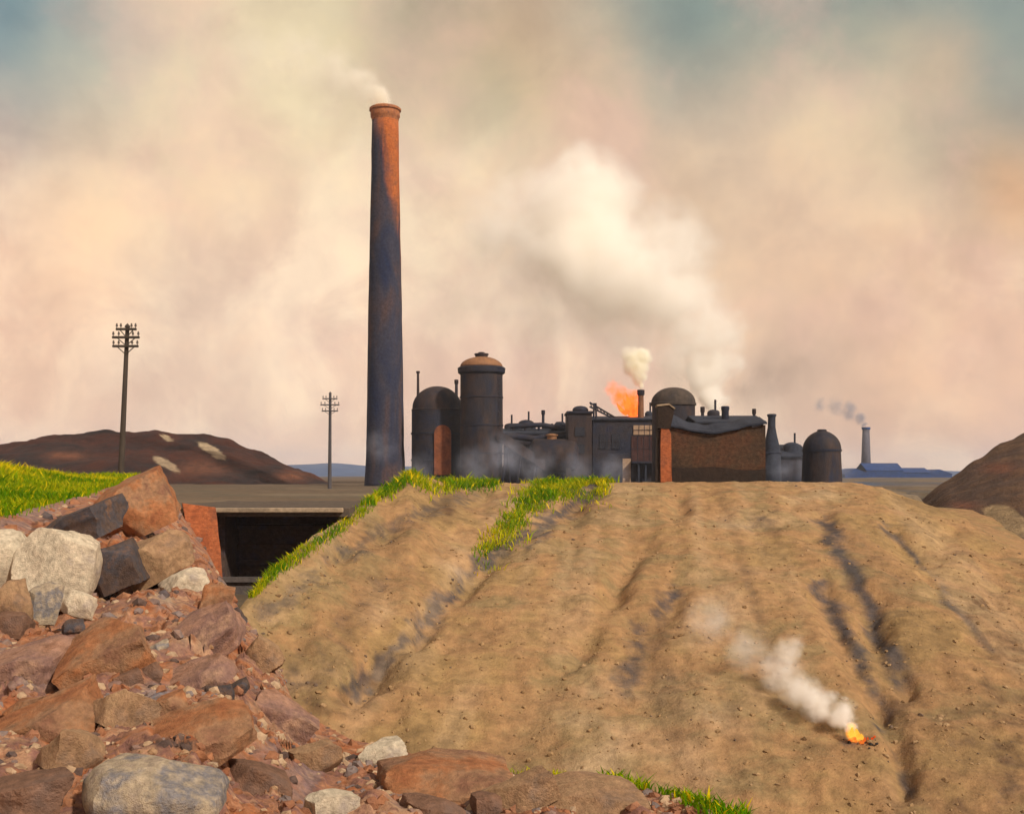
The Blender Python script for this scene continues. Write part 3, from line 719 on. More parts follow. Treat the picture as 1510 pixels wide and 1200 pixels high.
a0, a1 = P(268, 742, 44.8), P(318, 748, 44.8); c0, c1 = P(298, 872, 43.4), P(331, 872, 43.4)
pts = [loc(v) for v in (c0, c1, a1, a0)]
fv = [bm.verts.new(v) for v in pts]; bv = [bm.verts.new(v + Vector((-.15, .45, 0))) for v in pts]
bm.faces.new(fv); bm.faces.new(bv[::-1])
for k in range(4): bm.faces.new((fv[k], bv[k], bv[(k + 1) % 4], fv[(k + 1) % 4]))
bmesh.ops.subdivide_edges(bm, edges=bm.edges[:], cuts=5, use_grid_fill=True); roughen(bm, .05, 1.5); L(bm, 'pier', m_red)
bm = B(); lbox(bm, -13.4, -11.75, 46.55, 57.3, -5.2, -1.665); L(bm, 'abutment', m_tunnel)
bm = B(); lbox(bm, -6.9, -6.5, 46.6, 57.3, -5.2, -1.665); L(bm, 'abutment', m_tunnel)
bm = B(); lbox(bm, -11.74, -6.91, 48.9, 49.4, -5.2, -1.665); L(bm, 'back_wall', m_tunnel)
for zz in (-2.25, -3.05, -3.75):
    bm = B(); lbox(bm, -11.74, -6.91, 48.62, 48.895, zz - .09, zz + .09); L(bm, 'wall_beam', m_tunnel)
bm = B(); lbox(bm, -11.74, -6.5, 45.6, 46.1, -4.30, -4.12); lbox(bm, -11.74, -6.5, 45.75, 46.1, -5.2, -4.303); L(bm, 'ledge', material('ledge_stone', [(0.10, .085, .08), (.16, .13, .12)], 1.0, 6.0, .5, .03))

# ------------------------------------------------------------------ telegraph poles
def pole(px_t, py_t, px_b, d, arms, mat, label, foot, group):
    base = Vector(((px_b - 755) / F * d, d, foot)); top = P(px_t, py_t, d)
    o = thing('telegraph_pole', label, 'telegraph pole', base, 0, group)
    ax = top - base
    bm = B(); tube(bm, (0, 0, -.3), ax, .17 * d / 58 if d < 70 else .20, .10 * d / 58 if d < 70 else .13, 12)
    lathe(bm, [(.15, ax.z - .02), (.13, ax.z + .05), (.01, ax.z + .18)], 10, (ax.x, 0))
    link('mast', bm, mat, o, smooth=False)
    for py, half in arms:
        z = (700 - py) / F * d - foot; hx = half / F * d
        c = Vector((ax.x * z / ax.z, -.17, z))
        bm = B(); box(bm, c.x - hx, c.x + hx, -.24, -.11, z - .06, z + .06, .012)
        tube(bm, (c.x - hx * .7, -.12, z), (c.x, -.12, z - .42), .025, n=6); tube(bm, (c.x + hx * .7, -.12, z), (c.x, -.12, z - .42), .025, n=6)
        arm = link('crossarm', bm, mat, o)
        for s in (-.92, -.52, .52, .92):
            bm = B(); lathe(bm, [(.02, z + .06), (.02, z + .13), (.055, z + .13), (.065, z + .17), (.045, z + .22), (.05, z + .25), (.02, z + .30)], 8, (c.x + s * hx, -.175))
            link('insulator', bm, m_insul, arm)
    return o
pole(188, 482, 176, 58, [(486, 15), (498, 20), (511, 19)], m_pole, 'tall dark telegraph pole with three crossarms standing on the grass', -1.5, 'telegraph poles')
pole(487, 580, 486, 115, [(588, 11), (597, 14), (606, 12)], m_polefar, 'distant slender telegraph pole near the foot of the great chimney', -1.5, 'telegraph poles')

# ------------------------------------------------------------------ the works
def at(px, d, z=ZP): return Vector(((px - 755) / F * d, d, z - .15))
def X(px, d, o): return (px - 755) / F * d - o.location.x
def Z(py, d, o): return -(py - 700) / F * d - o.location.z

# great chimney
d = 150
o = thing('chimney', 'very tall round brick chimney, orange near its top and sooty below', 'chimney', at(568, d))
zt = Z(169, d, o)
prof = [(2.75, 0), (2.62, 2), (2.50, 5), (2.42, 9), (2.34, 15), (2.24, 22), (2.08, 30), (1.90, 38), (1.74, zt - .9)]
prof2 = []
for (a, b), (c, e) in zip(prof, prof[1:]):
    for k in range(5): prof2.append((a + (c - a) * k / 5, b + (e - b) * k / 5))
bm = B(); lathe(bm, prof2 + [prof[-1]], 56); roughen(bm, .05, .35, 2); roughen(bm, .03, 1.4, 5); link('shaft', bm, m_chim, o, smooth=True)
bm = B(); lathe(bm, [(1.74, zt - .895), (1.82, zt - .5), (1.94, zt - .35), (1.94, zt + .02), (1.9, zt + .3), (2.08, zt + .45), (2.08, zt + .72), (1.68, zt + .92), (1.48, zt + .92), (1.42, zt + .1)], 48)
roughen(bm, .05, 1.2); link('cap', bm, m_cap, o, sharp=40)
# domed kiln by the chimney
def dome(rad, z0, h, n=10): return [(rad * math.cos(k / n * math.pi / 2), z0 + h * math.sin(k / n * math.pi / 2)) for k in range(n)] + [(.12, z0 + h)]
d = 149
o = thing('kiln', 'wide dark kiln with low dome and a rust-red archway, beside the great chimney', 'kiln', at(645, d))
rk = 38 / F * d; ze = Z(606, d, o)
bm = B(); lathe(bm, [(rk * 1.04, 0), (rk, 1.2), (rk * .99, ze)], 44); roughen(bm, .07, .6); link('body', bm, m_iron, o, sharp=40)
bm = B(); lathe(bm, [(rk * 1.0, ze + .003), (rk * 1.0, ze + .2)] + dome(rk * .97, ze + .25, Z(570, d, o) - ze - .2), 44); roughen(bm, .06, .7); link('dome', bm, m_rust, o, sharp=40)
bm = B(); hw = 12 / F * d; zb, zs = Z(700, d, o), Z(640, d, o)
prism(bm, [(-hw, zb), (hw, zb), (hw, zs)] + [(hw * math.cos(a * math.pi / 8), zs + hw * math.sin(a * math.pi / 8)) for a in range(1, 8)] + [(-hw, zs)], -rk - .18, -rk + 1.0)
a_ = link('archway', bm, m_door, o); a_.location.x = X(655, d, o)
bm = B()
for z in (ze * .35, ze * .7):
    bm = B(); lathe(bm, [(rk * 1.0, z - .1), (rk * 1.03, z - .1), (rk * 1.03, z + .1), (rk * 1.0, z + .1)], 44)
    link('iron_band', bm, m_slate, o, sharp=40)
bm = B(); tube(bm, (X(617, d, o), -.6, ze - 1.5), (X(617, d, o), -.6, Z(548, d, o)), .22, .15, 12); lathe(bm, [(.17, Z(548, d, o) - .3), (.25, Z(548, d, o) - .2), (.25, Z(548, d, o)), (.15, Z(548, d, o) + .03)], 12, (X(617, d, o), -.6)); link('vent_pipe', bm, m_rust, o)

# cylindrical tower with a brown cap
d = 144
o = thing('tower', 'tall cylindrical tower with a brown domed cap and overhanging rim', 'tower', at(710, d))
rt = 31.5 / F * d; ze = Z(553, d, o)
bm = B(); lathe(bm, [(rt * 1.03, 0), (rt, 3), (rt, 6), (rt * .99, ze)], 44); roughen(bm, .06, .5, 3); link('body', bm, m_rust, o, sharp=40)
bm = B(); lathe(bm, [(rt * .985, ze + .003), (rt * 1.1, ze + .25), (rt * 1.12, ze + .85), (rt * 1.04, ze + 1.0)], 44); link('rim', bm, m_iron, o, sharp=30)
zd = ze + 1.0
bm = B(); lathe(bm, dome(rt * 1.0, zd, Z(526, d, o) - zd), 44); roughen(bm, .04, .8); link('dome', bm, m_dome, o, smooth=True)
bm = B(); zt = Z(526, d, o); lathe(bm, [(.75, zt - .18), (.8, zt + .15), (.9, zt + .2), (.9, zt + .38), (.4, zt + .45), (.4, zt + .55), (.1, zt + .6)], 20); link('vent_cap', bm, m_rust, o, sharp=30)
bm = B()
for z in (ze * .3, ze * .55, ze * .8):
    bm = B(); lathe(bm, [(rt * 1.0, z - .08), (rt * 1.025, z - .08), (rt * 1.025, z + .08), (rt * 1.0, z + .08)], 44)
    link('iron_band', bm, m_iron, o, sharp=30)
bm = B(); lx = X(738, d, o)
for s in (-.22, .22): tube(bm, (rt * .84 + s, -rt * .62, 0), (rt * .84 + s, -rt * .62, ze), .035, n=6)
for k in range(int(ze / .4)): tube(bm, (rt * .84 - .22, -rt * .62, k * .4 + .2), (rt * .84 + .22, -rt * .62, k * .4 + .2), .025, n=5)
link('ladder', bm, m_iron, o)

def shed(name, label, cat, px0, px1, py_eave, py_ridge, d, depth, wall, roofm, windows=(), along=True, group=None, foot=ZP, skew=0):
    """A shed seen from the side: walls, pitched roof, window openings with bars."""
    o = thing(name, label, cat, at((px0 + px1) / 2, d, foot), R(skew), group)
    x0, x1 = X(px0, d, o), X(px1, d, o); ze, zr = Z(py_eave, d, o), Z(py_ridge, d, o)
    bm = B(); box(bm, x0, x1, 0, depth, 0, ze); link('wall', bm, wall, o)
    bm = B()
    if along:
        pr = [(-.3, ze - .08), (-.3, ze + .08), (depth / 2, zr + .1), (depth + .3, ze + .08), (depth + .3, ze - .08), (depth / 2, zr - .08)]
        a = [bm.verts.new((x0 - .2, y, z + .085)) for y, z in pr]; b = [bm.verts.new((x1 + .2, y, z + .085)) for y, z in pr]
        bm.faces.new(a); bm.faces.new(b[::-1])
        for k in range(6): bm.faces.new((a[k], b[k], b[(k + 1) % 6], a[(k + 1) % 6]))
    else:
        xm = (x0 + x1) / 2
        prism(bm, [(x0 - .25, ze + .003), (x1 + .25, ze + .003), (x1 + .25, ze + .16), (xm, zr), (x0 - .25, ze + .16)], -.2, depth + .2)
    roughen(bm, .05, .9); link('roof', bm, roofm, o)
    for (wx0, wx1, wy0, wy1, wm) in windows:
        a0, a1, b0, b1 = X(wx0, d, o), X(wx1, d, o), Z(wy1, d, o), Z(wy0, d, o)
        bm = B(); box(bm, a0, a1, -.10, -.004, b0, b1); wn_ = link('window' if wm is not m_door and wm is not m_oxide else 'door', bm, wm, o)
        bm = B()
        for k in range(1, 4): box(bm, a0 + (a1 - a0) * k / 4 - .03, a0 + (a1 - a0) * k / 4 + .03, -.14, -.103, b0, b1)
        box(bm, a0, a1, -.17, -.143, b0 + (b1 - b0) * .5 - .03, b0 + (b1 - b0) * .5 + .03)
        link('frame', bm, m_iron, wn_)
    return o
m_win = material('dirty_glass', [(0.018, 0.024, 0.04), (0.045, 0.052, 0.07)], 1.0, 5.0, .1, .01, rough=.25)

# low sheds between tower and furnace house
o = shed('works_shed', 'low dark shed with pipework along its roof right of the tower', 'shed', 742, 846, 640, 632, 143, 8, m_iron, m_slate, [(752, 764, 655, 672, m_win), (772, 784, 655, 672, m_win)])
d = 143
bm = B(); zz = Z(627, d, o)
tube(bm, (X(752, d, o), 2, zz), (X(800, d, o), 2, zz + .15), .32, n=12); tube(bm, (X(800, d, o), 2, zz + .15), (X(838, d, o), 2, zz - .5), .34, n=12)
for px in (757, 775, 795, 815, 832): tube(bm, (X(px, d, o), 2, Z(640, d, o)), (X(px, d, o), 2, zz + (.3 if px % 2 else -.1)), .16, n=8)
roughen(bm, .05, .8); link('roof_pipe', bm, m_iron, o)
bm = B()
for px, h in ((762, 5), (787, 4), (808, 6)):
    bm = B(); lathe(bm, [(.35, Z(636, d, o) - .4), (.35, Z(636 - 8, d, o)), (.5, Z(636 - 9, d, o)), (.5, Z(636 - 11, d, o)), (.1, Z(636 - 13, d, o))], 12, (X(px, d, o), 4))
    link('ventilator', bm, m_slate, o)
d = 138
o = thing('boiler', 'rounded horizontal boiler tank with a tan top in front of the low shed', 'boiler', at(820, d))
rb = 25 / F * d; zc = Z(672, d, o); x0, x1 = X(787, d, o), X(846, d, o)
bm = B(); lathe(bm, [(.1, x0 - .6), (rb * .6, x0 - .45), (rb * .9, x0 - .15), (rb, x0 + .1), (rb, x1 - .2), (rb * .92, x1 + .25), (rb * .65, x1 + .6), (.1, x1 + .75)], 36)
for v in bm.verts: v.co = Vector((v.co.z, v.co.x, v.co.y + zc))
link('shell', bm, m_dome if False else m_rust, o, sharp=40)
bm = B(); box(bm, x0 + .4, x0 + 1.0, -1.6, 1.6, 0, zc - rb * .72); link('saddle', bm, m_ruin_dk, o)
bm = B(); box(bm, x1 - 1.0, x1 - .4, -1.6, 1.6, 0, zc - rb * .72); link('saddle', bm, m_ruin_dk, o)
bm = B(); lathe(bm, [(.6, zc + rb * .9), (.6, zc + rb + .35), (.75, zc + rb + .36), (.75, zc + rb + .5), (.2, zc + rb + .65)], 16, (x0 + 2.2, 0)); link('steam_dome', bm, m_dome, o, sharp=40)
d = 136
o = thing('conveyor', 'brownish inclined conveyor gallery sloping down from the tower', 'conveyor', at(765, d))
pA, pB = Vector((X(732, d, o), 0, Z(648, d, o))), Vector((X(804, d, o), 0, Z(694, d, o)))
bm = B(); up = Vector((0, 0, 1.35))
qs = [pA, pB, pB + up, pA + up]
f0 = [bm.verts.new(v) for v in qs]; f1 = [bm.verts.new(v + Vector((0, 2.2, 0))) for v in qs]
bm.faces.new(f0); bm.faces.new(f1[::-1])
for k in range(4): bm.faces.new((f0[k], f1[k], f1[(k + 1) % 4], f0[(k + 1) % 4]))
link('gallery', bm, m_rust, o)
for tt in (.2, .5, .8):
    q = pA.lerp(pB, tt); bm = B()
    tube(bm, (q.x - .5, .2, 0), (q.x, .2, q.z), .14, n=8); link('leg', bm, m_iron, o)
    bm = B(); tube(bm, (q.x + .5, 2.0, 0), (q.x, 2.0, q.z), .14, n=8); link('leg', bm, m_iron, o)

def tank(name, label, px, half, py, d, mat, cone=False, legs=0, cat='tank'):
    o = thing(name, label, cat, at(px, d)); rr = half / F * d; zt = Z(py, d, o); zb = 2.2 if legs else 0
    bm = B(); lathe(bm, [(rr, zb), (rr, zt - rr * .5)] + ([(rr * .5, zt), (.1, zt + .02)] if cone else [(q, z) for q, z in dome(rr * .98, zt - rr * .47, rr * .47, 6)]), 28); roughen(bm, .05, .7)
    link('shell', bm, mat, o, sharp=35)
    for a in range(legs):
        q = a * 6.2832 / legs + .5; bm = B(); tube(bm, (rr * .8 * math.cos(q), rr * .8 * math.sin(q), 0), (rr * .8 * math.cos(q), rr * .8 * math.sin(q), zb), .14, n=8); link('leg', bm, m_iron, o)
    for z in (zb + (zt - zb) * .3, zb + (zt - zb) * .62):
        bm = B(); lathe(bm, [(rr, z - .06), (rr * 1.04, z - .06), (rr * 1.04, z + .06), (rr, z + .06)], 28); link('iron_band', bm, m_iron, o, sharp=35)
    bm = B(); tube(bm, (rr * .3, 0, zt - .3), (rr * .3, 0, zt + 1.1), .12, n=8); link('vent_pipe', bm, m_iron, o)
    return o
tank('tank', 'narrow dark tank close against the cylindrical tower', 752, 8.5, 624, 147, m_iron)
tank('tank', 'squat rusty tank standing behind the boiler', 776, 12, 619, 150, m_rust)
tank('tank', 'dark cone-topped tank on legs just left of the furnace block', 826, 11, 622, 149, m_slate, True, 4)
tank('tank', 'small dark tank behind the engine house roof', 1052, 9, 604, 125, m_iron)
tank('tank', 'dark cone-topped hopper beside the flare stack', 957, 6, 606, 146, m_slate, True)
tank('tank', 'blue-black tank between the short stack and the lone end kiln', 1168, 13, 652, 136, m_slate)
for lb, px, half, py, dd in (('thin dark stack rising between the big kiln and the tower', 673, 2.2, 560, 152), ('thin dark stack over the low shed roof', 801, 2.0, 605, 151), ('short dark stack at the left of the engine house', 1036, 2.4, 600, 118), ('thin dark stack behind the right end of the brick ruin', 1112, 2.2, 603, 124)):
    o = thing('stack', lb, 'stack', at(px, dd)); zt = Z(py, dd, o); rr = half / F * dd
    bm = B(); lathe(bm, [(rr * 1.25, 0), (rr, zt - .6)], 14); link('pipe', bm, m_iron, o, sharp=40)
    bm = B(); lathe(bm, [(rr, zt - .597), (rr * 1.4, zt - .5), (rr * 1.4, zt), (rr * .9, zt + .03)], 14); link('tip', bm, m_rust, o, sharp=40)
d = 145
o = thing('gas_main', 'overhead dark pipe bridging from the tower to the furnace block', 'pipe', at(790, d))
bm = B(); zz = Z(648, d, o); tube(bm, (X(735, d, o), -3.2, zz + .5), (X(790, d, o), -3.2, zz), .42, n=14); tube(bm, (X(790, d, o), -3.2, zz), (X(846, d, o), -3.2, zz + .7), .42, n=14); roughen(bm, .03, 1); link('pipe', bm, m_iron, o)
for px in (748, 790, 832):
    bm = B(); tube(bm, (X(px, d, o), -3.2, 0), (X(px, d, o), -3.2, zz - .2), .16, n=8); link('column', bm, m_iron, o)

# furnace house
o = shed('furnace_house', 'big dark furnace house with a pale panel under the flame', 'works building', 874, 976, 619, 613, 138, 10, m_iron, m_slate,
         [(934, 966, 627, 641, m_pale), (931, 967, 643, 680, m_oxide), (884, 896, 640, 662, m_win), (902, 914, 640, 662, m_win)])
d = 138
bm = B(); box(bm, X(918, d, o), X(930, d, o), -.12, -.004, Z(712, d, o), Z(676, d, o)); link('doorway', bm, m_pale, o)
for px in (940, 950, 960):
    bm = B(); box(bm, X(px - 1.3, d, o), X(px + 1.3, d, o), -1.6, -1.2, 0, Z(683, d, o)); link('column', bm, m_slate, o)
bm = B(); box(bm, X(930, d, o), X(976, d, o), -1.8, -.15, Z(683, d, o), Z(680, d, o)); link('platform', bm, m_iron, o)
d = 137
o = thing('furnace_tower', 'squat dark block with a round hopper on top, left end of the furnace house', 'works building', at(857, d))
bm = B(); box(bm, X(838, d, o), X(873, d, o), 0, 7, 0, Z(609, d, o)); roughen(bm, .05, .4); link('body', bm, m_rust, o)
bm = B(); box(bm, X(836, d, o), X(875, d, o), -.25, 7.25, Z(609, d, o) + .003, Z(606, d, o)); link('parapet', bm, m_iron, o)
bm = B(); z0 = Z(606, d, o) + .003; lathe(bm, [(.9, z0), (1.0, z0 + .3)] + dome(.95, z0 + .35, .45), 20, (X(858, d, o), 3)); link('hopper', bm, m_iron, o, sharp=40)
for py in (630, 655):
    bm = B(); box(bm, X(848, d, o), X(862, d, o), -.10, -.004, Z(py + 13, d, o), Z(py, d, o)); link('window', bm, m_win, o)

d = 136
o = thing('jib_crane', 'slanting crane arm on a post above the furnace house', 'crane', at(882, d, 5.4))
bm = B(); zb = 0
for s in (-.25, .25): tube(bm, (X(880, d, o) + s, 3, -.9), (X(880, d, o) + s * .4, 3, Z(592, d, o)), .12, n=8)
link('mast', bm, m_iron, o)
bm = B(); A1, A2 = Vector((X(872, d, o), 3, Z(591, d, o))), Vector((X(916, d, o), 3, Z(617, d, o)))
for dz in (0, -.5): tube(bm, A1 + Vector((0, 0, dz)), A2 + Vector((0, 0, dz * .4)), .11, n=8)
for k in range(9):
    q = A1.lerp(A2, k / 9); q2 = A1.lerp(A2, (k + 1) / 9); dz = -.5 + .3 * k / 9
    tube(bm, q, q2 + Vector((0, 0, dz)), .06, n=6)
link('jib', bm, m_iron, o)

# flare stack
d = 140
o = thing('flare_stack', 'thin reddish stack with a dark tip puffing cream smoke beside the flame', 'stack', at(945, d))
zt = Z(575, d, o)
bm = B(); lathe(bm, [(.42, 0), (.40, zt * .6), (.34, zt - .7)], 18); link('pipe', bm, material('stack_rust', [(.20, .09, .05), (.30, .14, .07)], .6, 3, .4, .03), o, sharp=50)
bm = B(); lathe(bm, [(.35, zt - .697), (.46, zt - .55), (.46, zt), (.30, zt + .03)], 18); link('tip', bm, m_iron, o, sharp=40)

# kiln behind the ruin
d = 122
o = thing('kiln', 'tall brown kiln whose dome rises behind the brick ruin', 'kiln', at(993, d))
rk = 31.5 / F * d; ze = Z(598, d, o)
bm = B(); lathe(bm, [(rk * 1.02, 0), (rk * 1.0, 3), (rk, ze)], 40); roughen(bm, .05, .5); link('body', bm, m_rust, o, sharp=40)
bm = B(); lathe(bm, [(rk * 1.06, ze + .003), (rk * 1.06, ze + .25)] + dome(rk * 1.03, ze + .3, Z(571, d, o) - ze - .3), 40); roughen(bm, .04, .8); link('dome', bm, material('kiln_brown', [(.045, .038, .04), (.075, .058, .048), (.10, .072, .056)], .5, 2.5, .4, .05), o, sharp=40)

# engine house behind the ruin
o = shed('engine_house', 'dark slate-roofed engine house showing over the brick ruin', 'works building', 1028, 1126, 624, 612, 112, 9, m_iron, m_slate)
d = 112
bm = B(); lathe(bm, [(.40, Z(626, d, o) - .5), (.36, Z(604, d, o)), (.42, Z(602, d, o)), (.42, Z(598, d, o)), (.3, Z(597, d, o))], 16, (X(1075, d, o), 2)); link('flue', bm, m_iron, o, sharp=40)
bm = B(); box(bm, X(1042, d, o), X(1066, d, o), 2, 5, Z(626, d, o) - .5, Z(614, d, o), .05); link('roof_vent', bm, m_slate, o)

# the brick ruin on the heap
d = 61.8
o = thing('brick_ruin', 'derelict brown brick building with sagging roof standing on the heap', 'building', Vector(((1050 - 755) / F * d, d, -(713 - 700) / F * d)), R(-3))
def sag(px): return interp([(984, 630), (1000, 632), (1025, 638), (1050, 641), (1080, 636), (1105, 629), (1129, 627)], px)[0]
pxs = [985 + 143 * k / 24 for k in range(25)]
low = lambda px: 688 + 4 * sstep(985, 1128, px) + 1.5 * math.sin(px * .07)
def wallstrip(bm, top, bot, y0, y1, jag=0):
    poly = [(X(p, d, o), Z(top(p), d, o) + (jag * N.noise(Vector((p * .35, 0, 1)))) ) for p in pxs] + [(X(p, d, o), Z(bot(p), d, o)) for p in reversed(pxs)]
    n = len(pxs)
    f = [bm.verts.new((x, y0, z)) for x, z in poly]; b = [bm.verts.new((x, y1, z)) for x, z in poly]
    for k in range(n - 1):
        j = 2 * n - 1 - k
        bm.faces.new((f[k], f[k + 1], f[j - 1], f[j])); bm.faces.new((b[k], b[j], b[j - 1], b[k + 1]))
        bm.faces.new((f[k], b[k], b[k + 1], f[k + 1])); bm.faces.new((f[j], f[j - 1], b[j - 1], b[j]))
    bm.faces.new((f[0], f[2 * n - 1], b[2 * n - 1], b[0])); bm.faces.new((f[n - 1], b[n - 1], b[n], f[n]))
bm = B(); wallstrip(bm, sag, low, 0, .4, .10); link('front_wall', bm, m_ruin, o)
bm = B(); wallstrip(bm, lambda p: low(p) + .05, lambda p: 718, -.10, .42); roughen(bm, .04, 2.0); link('plinth', bm, m_ruin_dk, o)
bm = B(); x1 = X(1128, d, o); box(bm, x1 - .36, x1 - .003, .405, 4.6, -.3, Z(630, d, o)); link('side_wall', bm, m_ruin_dk, o)
bm = B(); box(bm, X(986, d, o), x1, 4.605, 5.0, -.3, Z(622, d, o)); link('back_wall', bm, m_ruin_dk, o)
bm = B(); box(bm, X(986, d, o), X(986, d, o) + .36, .405, 4.6, -.3, Z(628, d, o)); link('side_wall', bm, m_ruin_dk, o)
bm = B()      # sagging roof leaning back from the wall head to a ridge
n = 24; top = lambda px: interp([(984, 601), (1000, 611), (1020, 621), (1045, 626), (1080, 622), (1105, 616), (1131, 614)], px)[0]
rw = []
for (yy, fn, off) in ((-.18, sag, .04), (2.5, top, 0), (5.2, lambda p: sag(p) - 2, .04)):
    rw.append([Vector((X(984 + 146 * k / n, d, o), yy, Z(fn(984 + 146 * k / n), d, o) + off)) for k in range(n + 1)])
for dz in (0.09,):
    up = [[bm.verts.new(v + Vector((0, 0, dz))) for v in row] for row in rw]; dn = [[bm.verts.new(v) for v in row] for row in rw]
for j in range(2):
    for k in range(n):
        bm.faces.new((up[j][k], up[j][k + 1], up[j + 1][k + 1], up[j + 1][k])); bm.faces.new((dn[j][k], dn[j + 1][k], dn[j + 1][k + 1], dn[j][k + 1]))
for k in range(n):
    bm.faces.new((up[0][k], dn[0][k], dn[0][k + 1], up[0][k + 1])); bm.faces.new((up[2][k], up[2][k + 1], dn[2][k + 1], dn[2][k]))
for k in (0, n):
    for j in range(2): bm.faces.new((up[j][k], up[j + 1][k], dn[j + 1][k], dn[j][k]))
roughen(bm, .05, 1.4); link('roof', bm, m_slate, o)
bm = B()      # tall pier at the left end, wide head, red brick shaft
prism(bm, [(X(974, d, o), -.3), (X(991, d, o), -.3), (X(989, d, o), Z(640, d, o)), (X(986, d, o), Z(632, d, o)), (X(975, d, o), Z(632, d, o)), (X(974, d, o), Z(640, d, o))], -.30, .8)
bmesh.ops.subdivide_edges(bm, edges=bm.edges[:], cuts=3, use_grid_fill=True); roughen(bm, .04, 1.5); pr_ = link('pier', bm, m_red, o)
bm = B(); prism(bm, [(X(970, d, o), Z(632, d, o) + .003), (X(988, d, o), Z(632, d, o) + .003), (X(993, d, o), Z(612, d, o)), (X(993, d, o), Z(604, d, o)), (X(986, d, o), Z(598, d, o)), (X(970, d, o), Z(600, d, o))], -.34, .9)
bmesh.ops.subdivide_edges(bm, edges=bm.edges[:], cuts=3, use_grid_fill=True); roughen(bm, .04, 1.5); link('pier_head', bm, m_ruin_dk, pr_)
bm = B(); prism(bm, [(X(969, d, o), Z(599.5, d, o)), (X(986, d, o), Z(597.5, d, o)), (X(995, d, o), Z(604, d, o)), (X(995, d, o), Z(602, d, o)), (X(986, d, o), Z(595, d, o)), (X(968, d, o), Z(597, d, o))], -.40, .95); link('coping', bm, m_coping, pr_)
bm = B(); prism(bm, [(X(967.5, d, o), -.3), (X(973.8, d, o), -.3), (X(973.8, d, o), Z(634, d, o)), (X(969, d, o), Z(634, d, o))], -.16, .7); link('buttress', bm, m_ruin_dk, o)
# works to the right of the ruin
d = 132
o = thing('vent_stack', 'short tapering blue-grey stack just right of the brick ruin', 'stack', at(1138, d))
zt = Z(611, d, o)
bm = B(); lathe(bm, [(1.1, 0), (1.05, Z(668, d, o)), (.85, Z(655, d, o)), (.62, Z(642, d, o)), (.46, Z(630, d, o)), (.42, zt - .3), (.52, zt - .2), (.52, zt), (.35, zt + .05)], 24); roughen(bm, .05, .7); link('shaft', bm, m_slate, o, sharp=45)
bm = B(); lathe(bm, [(1.06, Z(668, d, o) - .1), (1.16, Z(668, d, o)), (1.04, Z(668, d, o) + .1)], 24); link('collar', bm, m_iron, o)
shed('works_shed', 'low blue-grey pitched-roof shed between the short stack and the end kiln', 'shed', 1126, 1192, 674, 656, 134, 9, m_iron, m_slate)
d = 118
o = thing('kiln', 'round-topped brown kiln standing alone at the right end of the works', 'kiln', at(1212, d))
rk = 27.5 / F * d; ze = Z(664, d, o)
bm = B(); lathe(bm, [(rk * 1.09, 0), (rk * 1.05, 1.0), (rk, ze)], 40); roughen(bm, .05, .6); link('body', bm, m_rust, o, sharp=40)
bm = B(); lathe(bm, dome(rk * 1.0, ze + .003, Z(635, d, o) - ze, 12), 40); roughen(bm, .05, .8); link('dome', bm, m_rust, o, sharp=40)
bm = B(); lathe(bm, [(.45, Z(635, d, o) - .15), (.5, Z(634, d, o)), (.35, Z(633, d, o))], 16); link('vent_cap', bm, m_iron, o, sharp=40)
bm = B(); lathe(bm, [(rk * 1.0, ze - .12), (rk * 1.04, ze - .12), (rk * 1.04, ze + .1), (rk * 1.0, ze + .1)], 40); link('iron_band', bm, m_iron, o)

# far works in the blue distance
d = 560
o = thing('chimney', 'slender far-off chimney trailing grey smoke', 'chimney', at(1277, d))
zt = Z(630, d, o)
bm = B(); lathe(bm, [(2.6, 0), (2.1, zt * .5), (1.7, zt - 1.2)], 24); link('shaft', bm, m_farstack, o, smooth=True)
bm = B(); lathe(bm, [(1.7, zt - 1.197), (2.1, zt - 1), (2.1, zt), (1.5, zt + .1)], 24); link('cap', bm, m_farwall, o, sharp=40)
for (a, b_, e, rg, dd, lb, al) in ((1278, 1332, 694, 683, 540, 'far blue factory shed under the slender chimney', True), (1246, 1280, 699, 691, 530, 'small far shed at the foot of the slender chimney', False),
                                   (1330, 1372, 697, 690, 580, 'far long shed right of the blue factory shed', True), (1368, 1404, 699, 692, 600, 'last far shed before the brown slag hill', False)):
    o = shed('factory_shed', lb, 'shed', a, b_, e, rg, dd, 18, m_farwall, m_farwall, along=al, group='sheds of the far works', foot=ZP - .5)

